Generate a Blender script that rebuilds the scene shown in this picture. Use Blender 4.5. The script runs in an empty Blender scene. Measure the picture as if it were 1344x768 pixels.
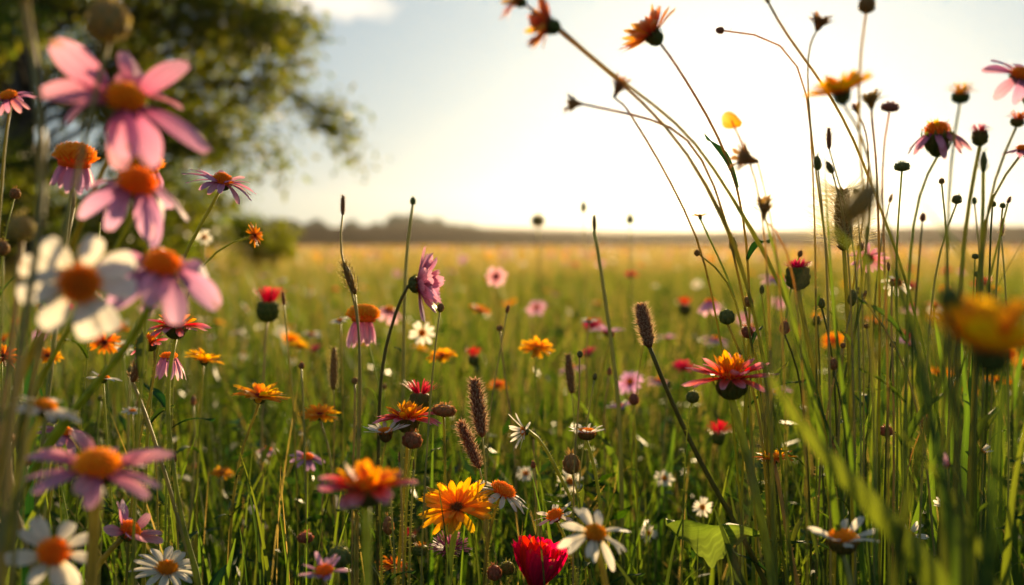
import bpy, math, random
import numpy as np
from mathutils import Vector, Matrix, Euler, noise
R = math.radians
rnd = random.Random(11)
nrs = np.random.RandomState(5)
C = bpy.context.scene.collection
sc = bpy.context.scene

# ------------------------------------------------------------------ camera, sky, sun, exposure
F = 1419.0                      # focal length in photo pixels (photo 1344 x 768)
CAMZ = 0.5
PITCH = math.atan((384 - 318) / F)
cd = bpy.data.cameras.new('camera'); cam = bpy.data.objects.new('camera', cd); C.objects.link(cam)
cam.location = (0, 0, CAMZ); cam.rotation_euler = (math.pi / 2 - PITCH, 0, 0)
cd.sensor_width = 36; cd.lens = 36 * F / 1344; cd.clip_start = 0.02; cd.clip_end = 5000
cd.dof.use_dof = True; cd.dof.focus_distance = 0.77; cd.dof.aperture_fstop = 4.6
sc.camera = cam
FW = Vector((0, math.cos(PITCH), -math.sin(PITCH))); UP = Vector((0, math.sin(PITCH), math.cos(PITCH))); RT = Vector((1, 0, 0))
def P(px, py, d):
    return Vector((0, 0, CAMZ)) + FW * d + RT * ((px - 672) / F * d) + UP * ((384 - py) / F * d)
def D(r, u, t, p=None):         # direction: right, up, towards the camera, as seen along the line of sight to p
    if p is None: return Vector((r, -t, u)).normalized()
    v = (Vector((0, 0, CAMZ)) - p).normalized(); x = Vector((0, 0, 1)).cross(v).normalized(); y = v.cross(x)
    return (x * r + y * u + v * t).normalized()

SUN_AZ, SUN_EL = R(11.6), R(7.5)
w = bpy.data.worlds.new('World'); sc.world = w; w.use_nodes = True
nt = w.node_tree; nt.nodes.clear()
def N(nt, t, **k):
    n = nt.nodes.new(t)
    for a, b in k.items(): setattr(n, a, b)
    return n
out = N(nt, 'ShaderNodeOutputWorld'); bg = N(nt, 'ShaderNodeBackground')
sky = N(nt, 'ShaderNodeTexSky', sky_type='NISHITA', sun_disc=False, sun_elevation=SUN_EL, sun_rotation=SUN_AZ,
        altitude=50, air_density=1.0, dust_density=2.0, ozone_density=1.5)
soft = N(nt, 'ShaderNodeGamma'); soft.inputs['Gamma'].default_value = 0.31
tint = N(nt, 'ShaderNodeMix', data_type='RGBA', blend_type='MULTIPLY'); tint.inputs[0].default_value = 1
tint.inputs[7].default_value = (.645, .85, 1.04, 1)
nt.links.new(sky.outputs[0], soft.inputs['Color']); nt.links.new(soft.outputs[0], tint.inputs[6])
# a small drifting cloud high on the left
tc = N(nt, 'ShaderNodeTexCoord')
cdir = (FW + RT * ((425 - 672) / F) + UP * ((384 - 2) / F)).normalized()
sub = N(nt, 'ShaderNodeVectorMath', operation='SUBTRACT'); sub.inputs[1].default_value = cdir
nt.links.new(tc.outputs['Generated'], sub.inputs[0])
scl = N(nt, 'ShaderNodeMapping'); scl.inputs['Scale'].default_value = (13, 13, 44); scl.inputs['Rotation'].default_value = (0, R(10), 0)
nt.links.new(sub.outputs[0], scl.inputs[0])
ln = N(nt, 'ShaderNodeVectorMath', operation='LENGTH'); nt.links.new(scl.outputs[0], ln.inputs[0])
cn = N(nt, 'ShaderNodeTexNoise'); cn.inputs['Scale'].default_value = 22; cn.inputs['Detail'].default_value = 5
nt.links.new(tc.outputs['Generated'], cn.inputs['Vector'])
m1 = N(nt, 'ShaderNodeMath', operation='MULTIPLY_ADD'); m1.inputs[1].default_value = 1.5; nt.links.new(cn.outputs[0], m1.inputs[0])
m0 = N(nt, 'ShaderNodeMath', operation='MULTIPLY'); m0.inputs[1].default_value = -1.0; nt.links.new(ln.outputs['Value'], m0.inputs[0])
nt.links.new(m0.outputs[0], m1.inputs[2])
cm = N(nt, 'ShaderNodeMapRange'); cm.inputs['From Min'].default_value = -0.02; cm.inputs['From Max'].default_value = 0.35
nt.links.new(m1.outputs[0], cm.inputs['Value'])
cmx = N(nt, 'ShaderNodeMix', data_type='RGBA'); nt.links.new(cm.outputs[0], cmx.inputs[0])
nt.links.new(tint.outputs[2], cmx.inputs[6]); cmx.inputs[7].default_value = (3.4, 3.15, 2.75, 1)
nt.links.new(cmx.outputs[2], bg.inputs['Color']); bg.inputs['Strength'].default_value = 0.15
nt.links.new(bg.outputs[0], out.inputs[0])

sl = bpy.data.lights.new('sun', 'SUN'); sun = bpy.data.objects.new('sun', sl); C.objects.link(sun)
sl.energy = 5.0; sl.angle = R(0.5); sl.color = (1.0, 0.72, 0.38)
sdir = Vector((math.sin(SUN_AZ) * math.cos(SUN_EL), math.cos(SUN_AZ) * math.cos(SUN_EL), math.sin(SUN_EL)))
sun.rotation_euler = sdir.to_track_quat('Z', 'Y').to_euler(); sun.location = sdir * 50

sc.view_settings.view_transform = 'Standard'; sc.view_settings.look = 'None'
sc.view_settings.exposure = 1.12; sc.view_settings.gamma = 1; sc.view_settings.use_curve_mapping = False
sc.cycles.use_denoising = True
sc.cycles.max_bounces = 6; sc.cycles.diffuse_bounces = 3; sc.cycles.glossy_bounces = 2
sc.cycles.transmission_bounces = 5; sc.cycles.transparent_max_bounces = 4
sc.cycles.caustics_reflective = False; sc.cycles.caustics_refractive = False
sc.cycles.sample_clamp_indirect = 6

# ------------------------------------------------------------------ materials
MATS = {}
def plant_mat(name, stops, trans=0.45, rough=0.55, streak=0.35, scale=(16, 1.5), attr=False, spec=0.25, hue=0.03, tcol=1.25, bump=0.0):
    """stops: [(pos, rgb)] along uv.y. Leaf/petal tissue: principled + translucent."""
    if name in MATS: return MATS[name]
    m = bpy.data.materials.new(name); m.use_nodes = True; t = m.node_tree; t.nodes.clear(); L = t.links.new
    o = N(t, 'ShaderNodeOutputMaterial'); p = N(t, 'ShaderNodeBsdfPrincipled'); tr = N(t, 'ShaderNodeBsdfTranslucent')
    mx = N(t, 'ShaderNodeMixShader'); mx.inputs[0].default_value = trans
    uv = N(t, 'ShaderNodeUVMap'); sp = N(t, 'ShaderNodeSeparateXYZ'); L(uv.outputs[0], sp.inputs[0])
    cr = N(t, 'ShaderNodeValToRGB'); el = cr.color_ramp.elements
    while len(el) > 1: el.remove(el[-1])
    el[0].position = stops[0][0]; el[0].color = (*stops[0][1], 1)
    for ps, c in stops[1:]:
        e = el.new(ps); e.color = (*c, 1)
    L(sp.outputs[1], cr.inputs[0])
    col = cr.outputs[0]
    if attr:
        at = N(t, 'ShaderNodeVertexColor', layer_name='tone'); mm = N(t, 'ShaderNodeMix', data_type='RGBA', blend_type='MULTIPLY')
        mm.inputs[0].default_value = 1; L(col, mm.inputs[6]); L(at.outputs[0], mm.inputs[7]); col = mm.outputs[2]
    mp = N(t, 'ShaderNodeMapping'); mp.inputs['Scale'].default_value = (scale[0], scale[1], 1); L(uv.outputs[0], mp.inputs[0])
    oi = N(t, 'ShaderNodeObjectInfo')
    ns = N(t, 'ShaderNodeTexNoise', noise_dimensions='4D'); ns.inputs['Scale'].default_value = 1; ns.inputs['Detail'].default_value = 3
    rm = N(t, 'ShaderNodeMath', operation='MULTIPLY'); rm.inputs[1].default_value = 30; L(oi.outputs['Random'], rm.inputs[0])
    L(mp.outputs[0], ns.inputs['Vector']); L(rm.outputs[0], ns.inputs['W'])
    mr = N(t, 'ShaderNodeMapRange'); mr.inputs['From Min'].default_value = 0.3; mr.inputs['From Max'].default_value = 0.7
    mr.inputs['To Min'].default_value = 1 - streak; mr.inputs['To Max'].default_value = 1 + streak * 0.4; L(ns.outputs[0], mr.inputs['Value'])
    h = N(t, 'ShaderNodeHueSaturation')
    hm = N(t, 'ShaderNodeMapRange'); hm.inputs['To Min'].default_value = 0.5 - hue; hm.inputs['To Max'].default_value = 0.5 + hue
    L(oi.outputs['Random'], hm.inputs['Value']); L(hm.outputs[0], h.inputs['Hue']); L(mr.outputs[0], h.inputs['Value']); L(col, h.inputs['Color'])
    hc = h.outputs[0]
    if name.startswith('petal'):
        n3 = N(t, 'ShaderNodeTexNoise', noise_dimensions='4D'); n3.inputs['Scale'].default_value = 3.2; n3.inputs['Detail'].default_value = 4
        L(uv.outputs[0], n3.inputs['Vector']); L(rm.outputs[0], n3.inputs['W'])
        ad = N(t, 'ShaderNodeMath', operation='MULTIPLY_ADD'); ad.inputs[1].default_value = .34; L(sp.outputs[1], ad.inputs[0]); L(n3.outputs[0], ad.inputs[2])
        w_ = N(t, 'ShaderNodeMapRange'); w_.inputs['From Min'].default_value = .90; w_.inputs['From Max'].default_value = .97; w_.inputs['To Max'].default_value = .7; L(ad.outputs[0], w_.inputs['Value'])
        wm = N(t, 'ShaderNodeMix', data_type='RGBA'); L(w_.outputs[0], wm.inputs[0]); L(hc, wm.inputs[6]); wm.inputs[7].default_value = (.38, .20, .08, 1); hc = wm.outputs[2]
    h = type('o', (), {'outputs': [hc]})
    L(h.outputs[0], p.inputs['Base Color']); p.inputs['Roughness'].default_value = rough; p.inputs['Specular IOR Level'].default_value = spec
    g = N(t, 'ShaderNodeHueSaturation'); g.inputs['Saturation'].default_value = 1.1; g.inputs['Value'].default_value = tcol
    L(h.outputs[0], g.inputs['Color']); L(g.outputs[0], tr.inputs['Color'])
    if bump:
        b = N(t, 'ShaderNodeBump'); b.inputs['Strength'].default_value = bump; b.inputs['Distance'].default_value = 0.0008
        L(ns.outputs[0], b.inputs['Height']); L(b.outputs[0], p.inputs['Normal'])
    L(p.outputs[0], mx.inputs[1]); L(tr.outputs[0], mx.inputs[2]); L(mx.outputs[0], o.inputs[0])
    MATS[name] = m
    return m
S = plant_mat
M = dict(
    stem=S('stem_green', [(0, (.15, .18, .025)), (1, (.38, .38, .07))], .5, .5, .35, (4, 40)),
    stem_dark=S('stem_dark', [(0, (.07, .10, .018)), (1, (.14, .14, .03))], .35, .5, .35, (4, 40)),
    stem_pale=S('stem_straw', [(0, (.22, .22, .05)), (1, (.42, .36, .12))], .35, .5, .3, (4, 30)),
    stem_sun_tint=S('stem_sun_tint', [(0, (.10, .13, .025)), (.55, (.26, .30, .06)), (.8, (.52, .40, .14)), (1, (.72, .46, .18))], .6, .6, .3, (4, 30)),  # pale gold towards the tip: the sun's glow put into the stem colour
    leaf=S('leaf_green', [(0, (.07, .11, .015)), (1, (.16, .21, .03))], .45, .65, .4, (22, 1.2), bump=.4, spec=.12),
    leaf_lit_tint=S('leaf_lit_tint', [(0, (.13, .18, .025)), (1, (.24, .28, .05))], .55, .65, .4, (30, 1.2), bump=.6, tcol=1.4, spec=.12),  # brighter copy of the leaf green, sunlight put into its colour
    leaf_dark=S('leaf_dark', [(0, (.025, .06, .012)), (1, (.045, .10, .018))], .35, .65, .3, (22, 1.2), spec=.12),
    calyx=S('calyx_green', [(0, (.15, .18, .03)), (.6, (.17, .19, .04)), (1, (.34, .27, .07))], .45, .6, .5, (26, 2)),
    calyx_brown=S('calyx_brown', [(0, (.13, .09, .02)), (1, (.28, .12, .03))], .3, .6, .4, (26, 2)),
    pink=S('petal_pink', [(0, (.50, .08, .14)), (.35, (.72, .27, .38)), (1, (.82, .44, .56))], .45, .5, .42, (24, 1.1), bump=.9, tcol=1.5),
    lilac=S('petal_lilac', [(0, (.46, .14, .24)), (.4, (.66, .33, .52)), (1, (.78, .48, .66))], .45, .5, .42, (24, 1.1), bump=.9, tcol=1.5),
    palepink=S('petal_pale_pink', [(0, (.70, .22, .34)), (.4, (.78, .40, .52)), (1, (.85, .55, .62))], .45, .5, .40, (24, 1.1), bump=.9, tcol=1.5),
    white=S('petal_white', [(0, (.78, .58, .24)), (.22, (.88, .81, .66)), (1, (.92, .87, .75))], .52, .5, .14, (14, 1.0), hue=.004, tcol=1.12, bump=.9),
    yellow=S('petal_yellow', [(0, (.72, .20, .01)), (.3, (.92, .39, .015)), (1, (.97, .52, .03))], .58, .5, .36, (24, 1.1), hue=.012, bump=.9, tcol=1.5),
    orange=S('petal_orange', [(0, (.60, .06, .01)), (.4, (.84, .20, .015)), (1, (.88, .34, .03))], .45, .5, .36, (24, 1.1), hue=.012, bump=.9, tcol=1.5),
    coral=S('petal_coral', [(0, (.55, .02, .02)), (.4, (.80, .10, .06)), (.75, (.84, .22, .26)), (1, (.88, .42, .48))], .45, .5, .42, (24, 1.1), hue=.012, bump=.9, tcol=1.5),
    flame=S('petal_flame', [(0, (.62, .02, .01)), (.35, (.82, .16, .01)), (1, (.90, .42, .03))], .5, .5, .3, (14, 1.0), hue=.01, bump=.9, tcol=1.5),
    red=S('petal_red', [(0, (.55, .008, .03)), (1, (.82, .02, .06))], .55, .45, .3, (12, 1.0), hue=.012, bump=.6),
    crimson=S('petal_crimson', [(0, (.45, .01, .06)), (.6, (.66, .03, .10)), (1, (.78, .14, .20))], .45, .5, .3, (14, 1.0), hue=.012),
    brownp=S('petal_rust', [(0, (.60, .18, .05)), (.6, (.84, .32, .10)), (1, (.92, .50, .20))], .65, .55, .35, (14, 1.0)),
    disc=S('disc_orange', [(0, (.70, .15, .01)), (.5, (.96, .36, .02)), (1, (1.0, .64, .08))], .55, .6, .3, (40, 40), hue=.012, tcol=1.6),
    disc_y=S('disc_yellow', [(0, (.5, .14, .01)), (.5, (.80, .34, .015)), (1, (.98, .64, .07))], .55, .6, .3, (40, 40), hue=.012, tcol=1.6),
    disc_dark=S('disc_maroon', [(0, (.10, .015, .01)), (.6, (.30, .04, .015)), (1, (.62, .16, .03))], .2, .6, .3, (40, 40)),
    seed=S('seed_brown', [(0, (.20, .10, .035)), (.6, (.36, .21, .09)), (1, (.72, .55, .30))], .42, .6, .35, (20, 8)),
    bud=S('bud_green', [(0, (.16, .18, .04)), (.6, (.22, .22, .06)), (1, (.42, .32, .10))], .42, .6, .4, (20, 3)),
    bud_pale=S('bud_pale', [(0, (.34, .32, .09)), (.6, (.44, .38, .12)), (1, (.62, .48, .18))], .5, .6, .3, (20, 3)),
    bud_brown=S('bud_brown', [(0, (.24, .17, .05)), (.6, (.40, .19, .08)), (1, (.62, .32, .15))], .45, .6, .4, (20, 3)),
    thistle=S('tuft_magenta', [(0, (.25, .03, .06)), (.6, (.42, .08, .14)), (1, (.62, .28, .30))], .45, .5, .3, (14, 1)),
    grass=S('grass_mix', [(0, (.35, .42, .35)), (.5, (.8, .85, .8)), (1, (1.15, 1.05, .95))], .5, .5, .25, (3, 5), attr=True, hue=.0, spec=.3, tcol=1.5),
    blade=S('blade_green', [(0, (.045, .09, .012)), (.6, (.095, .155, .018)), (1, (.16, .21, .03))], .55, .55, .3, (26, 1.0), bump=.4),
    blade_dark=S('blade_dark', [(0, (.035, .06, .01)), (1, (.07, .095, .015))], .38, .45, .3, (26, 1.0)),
    bark=S('bark', [(0, (.09, .07, .05)), (1, (.12, .09, .06))], .0, .8, .5, (6, 14)),
    tree_leaf=S('tree_leaf', [(0, (.06, .09, .012)), (1, (.155, .175, .022))], .6, .5, .3, (6, 2), attr=True, hue=0, tcol=1.8),
)

# ------------------------------------------------------------------ mesh building
class MB:
    def __init__(s): s.v = []; s.f = []; s.uv = []
    def add(s, verts, faces, uvs, mat=None):
        b = len(s.v)
        s.v += [tuple(mat @ Vector(q)) for q in verts] if mat is not None else [tuple(q) for q in verts]
        s.uv += uvs; s.f += [tuple(i + b for i in f) for f in faces]
    def mesh(s, name, mat, smooth=True):
        me = bpy.data.meshes.new(name); me.from_pydata(s.v, [], s.f)
        ul = me.uv_layers.new(name='UVMap')
        li = np.empty(len(me.loops), dtype=np.int32); me.loops.foreach_get('vertex_index', li)
        ul.data.foreach_set('uv', np.array(s.uv, dtype=np.float32)[li].ravel())
        me.polygons.foreach_set('use_smooth', np.full(len(me.polygons), smooth))
        me.materials.append(mat); me.update(); return me
def link(name, me, parent=None, mw=None):
    o = bpy.data.objects.new(name, me); C.objects.link(o)
    if parent is not None: o.parent = parent; base = parent.matrix_basis.inverted()
    else: base = Matrix()
    if mw is not None: o.matrix_basis = base @ mw
    else: o.matrix_basis = base
    return o
def thing(name, label, cat, loc=(0, 0, 0), group=None):
    o = bpy.data.objects.new(name, None); C.objects.link(o); o.location = loc; o.matrix_basis = Matrix.Translation(loc)
    o.empty_display_size = .02
    o['label'] = label; o['category'] = cat
    if group: o['group'] = group
    return o
def spline(pts, n):
    pts = [Vector(p) for p in pts]
    q = [pts[0] * 2 - pts[1]] + pts + [pts[-1] * 2 - pts[-2]]
    o = []
    seg = len(pts) - 1
    for i in range(n + 1):
        s = i / n * seg; k = min(int(s), seg - 1); t = s - k
        a, b, c, d = q[k], q[k + 1], q[k + 2], q[k + 3]
        o.append(.5 * ((2 * b) + (c - a) * t + (2 * a - 5 * b + 4 * c - d) * t * t + (3 * b - a - 3 * c + d) * t ** 3))
    return o
def tube(mb, path, r0, r1, sides=7, hairs=0, hl=.0016, nodes=()):
    hl *= 1.5
    fr = []; n = len(path); up = Vector((.3, -1, .2)).normalized()
    for i, p in enumerate(path):
        t = (path[min(i + 1, n - 1)] - path[max(i - 1, 0)]).normalized()
        a = t.cross(up)
        if a.length < .05: a = t.cross(Vector((1, 0, 0)))
        a.normalize(); b = t.cross(a); fr.append((p, a, b))
    vs = []; uv = []
    for i, (p, a, b) in enumerate(fr):
        s = i / (n - 1); r = r0 + (r1 - r0) * s
        for nd in nodes: r *= 1 + .7 * math.exp(-((s - nd) * n / 1.2) ** 2)
        for k in range(sides):
            an = 2 * math.pi * k / sides
            rr = r * (1 + .10 * math.cos(3 * an + s * 5))
            vs.append(p + a * math.cos(an) * rr + b * math.sin(an) * rr); uv.append((k / sides, s))
    fs = [(i * sides + k, i * sides + (k + 1) % sides, (i + 1) * sides + (k + 1) % sides, (i + 1) * sides + k) for i in range(n - 1) for k in range(sides)]
    fs.append(tuple(range(sides))[::-1]); fs.append(tuple((n - 1) * sides + k for k in range(sides)))
    mb.add(vs, fs, uv)
    for h in range(hairs):
        s = rnd.random(); i = min(int(s * (n - 1)), n - 2); p, a, b = fr[i]; p = p.lerp(fr[i + 1][0], s * (n - 1) - i)
        an = rnd.random() * 6.283; dr = a * math.cos(an) + b * math.sin(an); r = r0 + (r1 - r0) * s
        q = p + dr * r * .9; sd = (path[i + 1] - path[i])  .normalized() * .00014
        e = q + dr * hl * rnd.uniform(.6, 1.2) + Vector((0, 0, rnd.uniform(-.3, .5) * hl))
        mb.add([q - sd, q + sd, e], [(0, 1, 2)], [(0, .9), (1, .9), (.5, 1)])
def lathe(mb, prof, sides, mat, rib=0, ribn=8, closed=True):
    vs = []; uv = []; n = len(prof)
    for i, (r, z) in enumerate(prof):
        for k in range(sides):
            a = 2 * math.pi * k / sides; rr = r * (1 + rib * math.cos(ribn * a))
            vs.append((rr * math.cos(a), rr * math.sin(a), z)); uv.append((k / sides * 2, i / (n - 1)))
    fs = [(i * sides + k, i * sides + (k + 1) % sides, (i + 1) * sides + (k + 1) % sides, (i + 1) * sides + k) for i in range(n - 1) for k in range(sides)]
    if closed: fs += [tuple(range(sides))[::-1], tuple((n - 1) * sides + k for k in range(sides))]
    mb.add(vs, fs, uv, mat)
def petal_geo(L, W, droop=.15, camber=.15, teeth=.03, tipw=.45, nl=8, nw=6, ridge=.03, twist=0., basew=.3, wav=.0, seed=0):
    vs = []; uv = []; r = random.Random(seed); ph = r.random() * 6
    for i in range(nl + 1):
        t = i / nl
        pr = basew + (1 - basew) * math.sin(min(1, t / .62) * math.pi / 2) ** 1.1
        if t > .62: pr *= 1 - (1 - tipw) * ((t - .62) / .38) ** 2.2
        for j in range(nw + 1):
            u = j / nw * 2 - 1
            x = L * t * (1 - .10 * u * u * t * t * (1.3 - tipw)) + teeth * L * t ** 8 * math.cos(u * math.pi * 2.5)
            y = W * .5 * pr * u
            z = -droop * L * t * t + camber * W * pr * u * u + ridge * W * math.cos(u * math.pi * 2) * (1 - t * .5)
            z += wav * L * math.sin(t * 7 + ph + u * 1.5) * t + twist * y * t
            vs.append((x, y, z)); uv.append(((u + 1) / 2, t))
    k = nw + 1
    fs = [(i * k + j, i * k + j + 1, (i + 1) * k + j + 1, (i + 1) * k + j) for i in range(nl) for j in range(nw)]
    return vs, fs, uv
def frame(pos, z, roll=0.):
    z = z.normalized(); x = Vector((1, 0, 0)) - z * z.x
    if x.length < .2: x = Vector((0, 0, 1)) - z * z.z
    x.normalize(); y = z.cross(x)
    m = Matrix((x, y, z)).transposed().to_4x4(); m.translation = pos
    return m @ Matrix.Rotation(roll, 4, 'Z')
def dome(mb, r, h, mat, florets=120, fl=.16, fw=.055, spread=.35):
    prof = [(r * .9, -h * .3)] + [(r * .92 * math.cos(a), h * .9 * math.sin(a)) for a in [i / 6 * math.pi / 2 for i in range(7)]]
    prof[-1] = (r * .02, h)
    vs_uv = MB(); lathe(vs_uv, prof, 14, None)
    vs_uv.uv = [(u, .25) for u, v in vs_uv.uv]
    mb.add(vs_uv.v, vs_uv.f, vs_uv.uv, mat)
    ga = math.pi * (3 - math.sqrt(5))
    for i in range(florets):
        q = math.sqrt((i + .5) / florets); a = i * ga; el = math.acos(min(1, q))
        p = Vector((r * q * math.cos(a), r * q * math.sin(a), h * math.sin(el)))
        nrm = Vector((p.x / r / r, p.y / r / r, p.z / h / h + .01)).normalized()
        nrm = (nrm + Vector((0, 0, spread))).normalized()
        s = r * fw * (1.0 + rnd.random() * .4); l = r * fl * 1.9 * rnd.uniform(.7, 1.25) * (.6 + .5 * q)
        t1 = nrm.cross(Vector((math.cos(a * 3), math.sin(a * 3), .2))).normalized(); t2 = nrm.cross(t1)
        b = p - nrm * r * .12
        vs = [b + t1 * s, b + t2 * s, b - t1 * s, b - t2 * s]; m2 = p + nrm * l * .7
        vs += [m2 + t1 * s * .8, m2 + t2 * s * .8, m2 - t1 * s * .8, m2 - t2 * s * .8, p + nrm * l]
        v0 = .2 + .2 * q; uv = [(q, v0)] * 4 + [(q, .55 + .3 * q)] * 4 + [(q, 1)]
        fs = [(k, (k + 1) % 4, 4 + (k + 1) % 4, 4 + k) for k in range(4)] + [(4 + k, 4 + (k + 1) % 4, 8) for k in range(4)]
        mb.add(vs, fs, uv, mat)

# petal row: (count, inner radius, length, width, elevation deg, droop, material, jitter deg, teeth, tipw)  — lengths in units of head radius
KINDS = {
 'coneflower':  dict(rows=[(13, .20, .80, .30, 6, .22, 'pink', 7, .03, .5)], disc=(.25, .17, 'disc', 170), cal=(.24, .22)),
 'broad_cone':  dict(rows=[(9, .20, .80, .44, 4, .20, 'pink', 10, .02, .55)], disc=(.25, .17, 'disc', 170), cal=(.26, .24)),
 'drooping':    dict(rows=[(14, .70, 1.55, .55, -66, .14, 'palepink', 5, .03, .5)], disc=(.78, .55, 'disc', 240), cal=(.4, .3)),
 'daisy':       dict(rows=[(15, .20, .80, .24, 8, .12, 'white', 7, .02, .5)], disc=(.27, .16, 'disc_y', 130), cal=(.20, .26)),
 'broad_daisy': dict(rows=[(9, .26, .74, .44, 2, .10, 'white', 6, .01, .75)], disc=(.33, .16, 'disc', 150), cal=(.22, .24)),
 'marigold':    dict(rows=[(23, .16, .84, .26, 10, .12, 'yellow', 5, .05, .65), (18, .14, .70, .23, 26, .06, 'yellow', 7, .05, .5)], disc=(.17, .08, 'disc_dark', 70), cal=(.2, .26)),
 'blanket':     dict(rows=[(13, .24, .78, .25, 4, .12, 'coral', 8, .05, .5), (15, .22, .50, .19, 34, -.02, 'flame', 9, .04, .45), (10, .12, .40, .16, 62, -.02, 'flame', 9, .04, .4)], disc=(.24, .16, 'disc', 80), cal=(.32, .42)),
 'silhouette':  dict(rows=[(16, .22, .80, .24, 12, .08, 'brownp', 9, .06, .4), (10, .16, .66, .22, 30, .04, 'brownp', 9, .06, .4)], disc=(.25, .15, 'disc_dark', 60), cal=(.22, .34)),
}
def smooth_path(pts, n):
    d = [0]
    for a, b in zip(pts, pts[1:]): d.append(d[-1] + (b - a).length)
    N_ = 64; q = []
    for i in range(N_ + 1):
        t = d[-1] * i / N_; k = 0
        while k < len(pts) - 2 and d[k + 1] < t: k += 1
        q.append(pts[k].lerp(pts[k + 1], (t - d[k]) / max(1e-9, d[k + 1] - d[k])))
    for _ in range(9):
        q = [q[0], q[1]] + [(q[i - 1] + q[i] * 2 + q[i + 1]) / 4 for i in range(2, N_)] + [q[-1]]
    return [q[round(i * N_ / n)] for i in range(n + 1)]
def curved_stem(mb, head, tail_dir, way, r_top, r_bot, hairs=0, n=None, nodes=()):
    """head: world point where the stem meets the head; way: world points downwards, the last is on the ground"""
    pts = [head] + way
    path = smooth_path(pts[::-1], n or 32)
    tube(mb, path, r_bot, r_top, 7, hairs, nodes=nodes)
def ground_way(pts_px, d, dbot=None):
    if len(pts_px) > 3 and pts_px[-2][1] > 300 and pts_px[0][0] > 690 and pts_px[0][1] < 170:
        dx_ = rnd.uniform(-70, 90); pts_px = pts_px[:-2] + [(pts_px[-2][0] + dx_ * .4, pts_px[-2][1]), (pts_px[-1][0] + dx_, pts_px[-1][1])]; dbot = d + .2
    """photo points down a stem -> world points, then straight on down to the soil"""
    w_ = [P(x, y, d + ((dbot or d) - d) * (i + 1) / max(1, len(pts_px))) for i, (x, y) in enumerate(pts_px)]
    return w_
ANCH = []      # (px, py, short phrase) for labels of the small flowers behind
def finish_way(head, way):
    last = way[-1] if way else head
    prev = way[-2] if len(way) > 1 else head
    dr = (last - prev); dr = dr.normalized() if dr.length > 1e-6 else Vector((0, 0, -1))
    if dr.z > -.3: dr.z = -.3
    drop = last.z
    x = last + Vector((dr.x, dr.y, 0)) / max(.35, -dr.z) * drop * .35
    if drop > .12: way = way + [Vector(((last.x + x.x) / 2 + (dr.x) * drop * .08, (last.y + x.y) / 2, drop * .45))]
    return way + [Vector((x.x, x.y, -.004))]
def add_head(root, kind, pos, z, Rr, merged=False, roll=None, rows=None, disc=None, cal=None, calmat='calyx', nseed=0, seedbase=None, dens=1.):
    k = KINDS[kind]; H = frame(pos, z, rnd.random() * 6.28 if roll is None else roll)
    rows = rows or k['rows']; disc = disc or k['disc']; cal = cal or k['cal']
    for ri, (n, r0, L, W, el, dr, mt, jit, teeth, tipw) in enumerate(rows):
        geos = [petal_geo(1, W / L, dr + rnd.uniform(-.05, .07), rnd.uniform(.02, .22) * (1 if rnd.random() < .7 else -.6), teeth, tipw, wav=rnd.uniform(.0, .02), twist=rnd.uniform(-.2, .2), seed=rnd.random(),
                nl=8 if not merged else 4, nw=6 if not merged else 3) for _ in range(4 if not merged else 2)]
        mes = None
        if not merged:
            mes = []
            for g in geos:
                b = MB(); b.add(*g); mes.append(b.mesh('petal', M[mt]))
        big = MB()
        off = rnd.random()
        for i in range(n):
            ph = (i + off + rnd.uniform(-.22, .22)) / n * 2 * math.pi
            l = L * rnd.uniform(.86, 1.08)
            T = Matrix.Rotation(ph, 4, 'Z') @ Matrix.Translation((r0 * Rr, 0, (.02 + ri * .03) * Rr)) @ Matrix.Rotation(R(-el + rnd.gauss(0, jit)), 4, 'Y') \
                @ Matrix.Rotation(R(rnd.gauss(0, jit)), 4, 'Z') @ Matrix.Rotation(R(rnd.gauss(0, jit * 1.3)), 4, 'X') @ Matrix.Diagonal((l * Rr, l * Rr, l * Rr, 1))
            if merged: big.add(*geos[i % 2], mat=T)
            else: link('petal', rnd.choice(mes), root, H @ T)
        if merged: link('petals', big.mesh('petals', M[mt]), root, H)
    b = MB(); dome(b, disc[0] * Rr, disc[1] * Rr, Matrix(), florets=int(disc[3] * dens) if not merged else 26, fw=.055 if not merged else .12, fl=.20)
    link('disc', b.mesh('disc', M[disc[2]]), root, H)
    b = MB(); cr, ch = cal[0] * Rr, cal[1] * Rr; sr = max(.0011, .05 * Rr)
    prof = [(sr, -ch), (cr * .55, -ch * .92), (cr * .86, -ch * .7), (cr, -ch * .35), (cr * .96, -ch * .05), (cr * .85, 0.0)]
    lathe(b, prof, 16 if not merged else 8, None, .03, 8)
    if not merged:
        for row in range(2):
            for i in range(11):
                a = (i + row * .5) / 11 * 6.283
                g = petal_geo(ch * .62, cr * .46, droop=-.25, camber=-.2, teeth=0, tipw=.12, nl=3, nw=2)
                b.add(*g, mat=Matrix.Rotation(a, 4, 'Z') @ Matrix.Translation((cr * (.80 + .2 * row), 0, -ch * (.78 - .38 * row))) @ Matrix.Rotation(R(-62), 4, 'Y'))
    link('calyx', b.mesh('calyx', M[calmat]), root, H)
    return H @ Vector((0, 0, -ch * .97))
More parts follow.
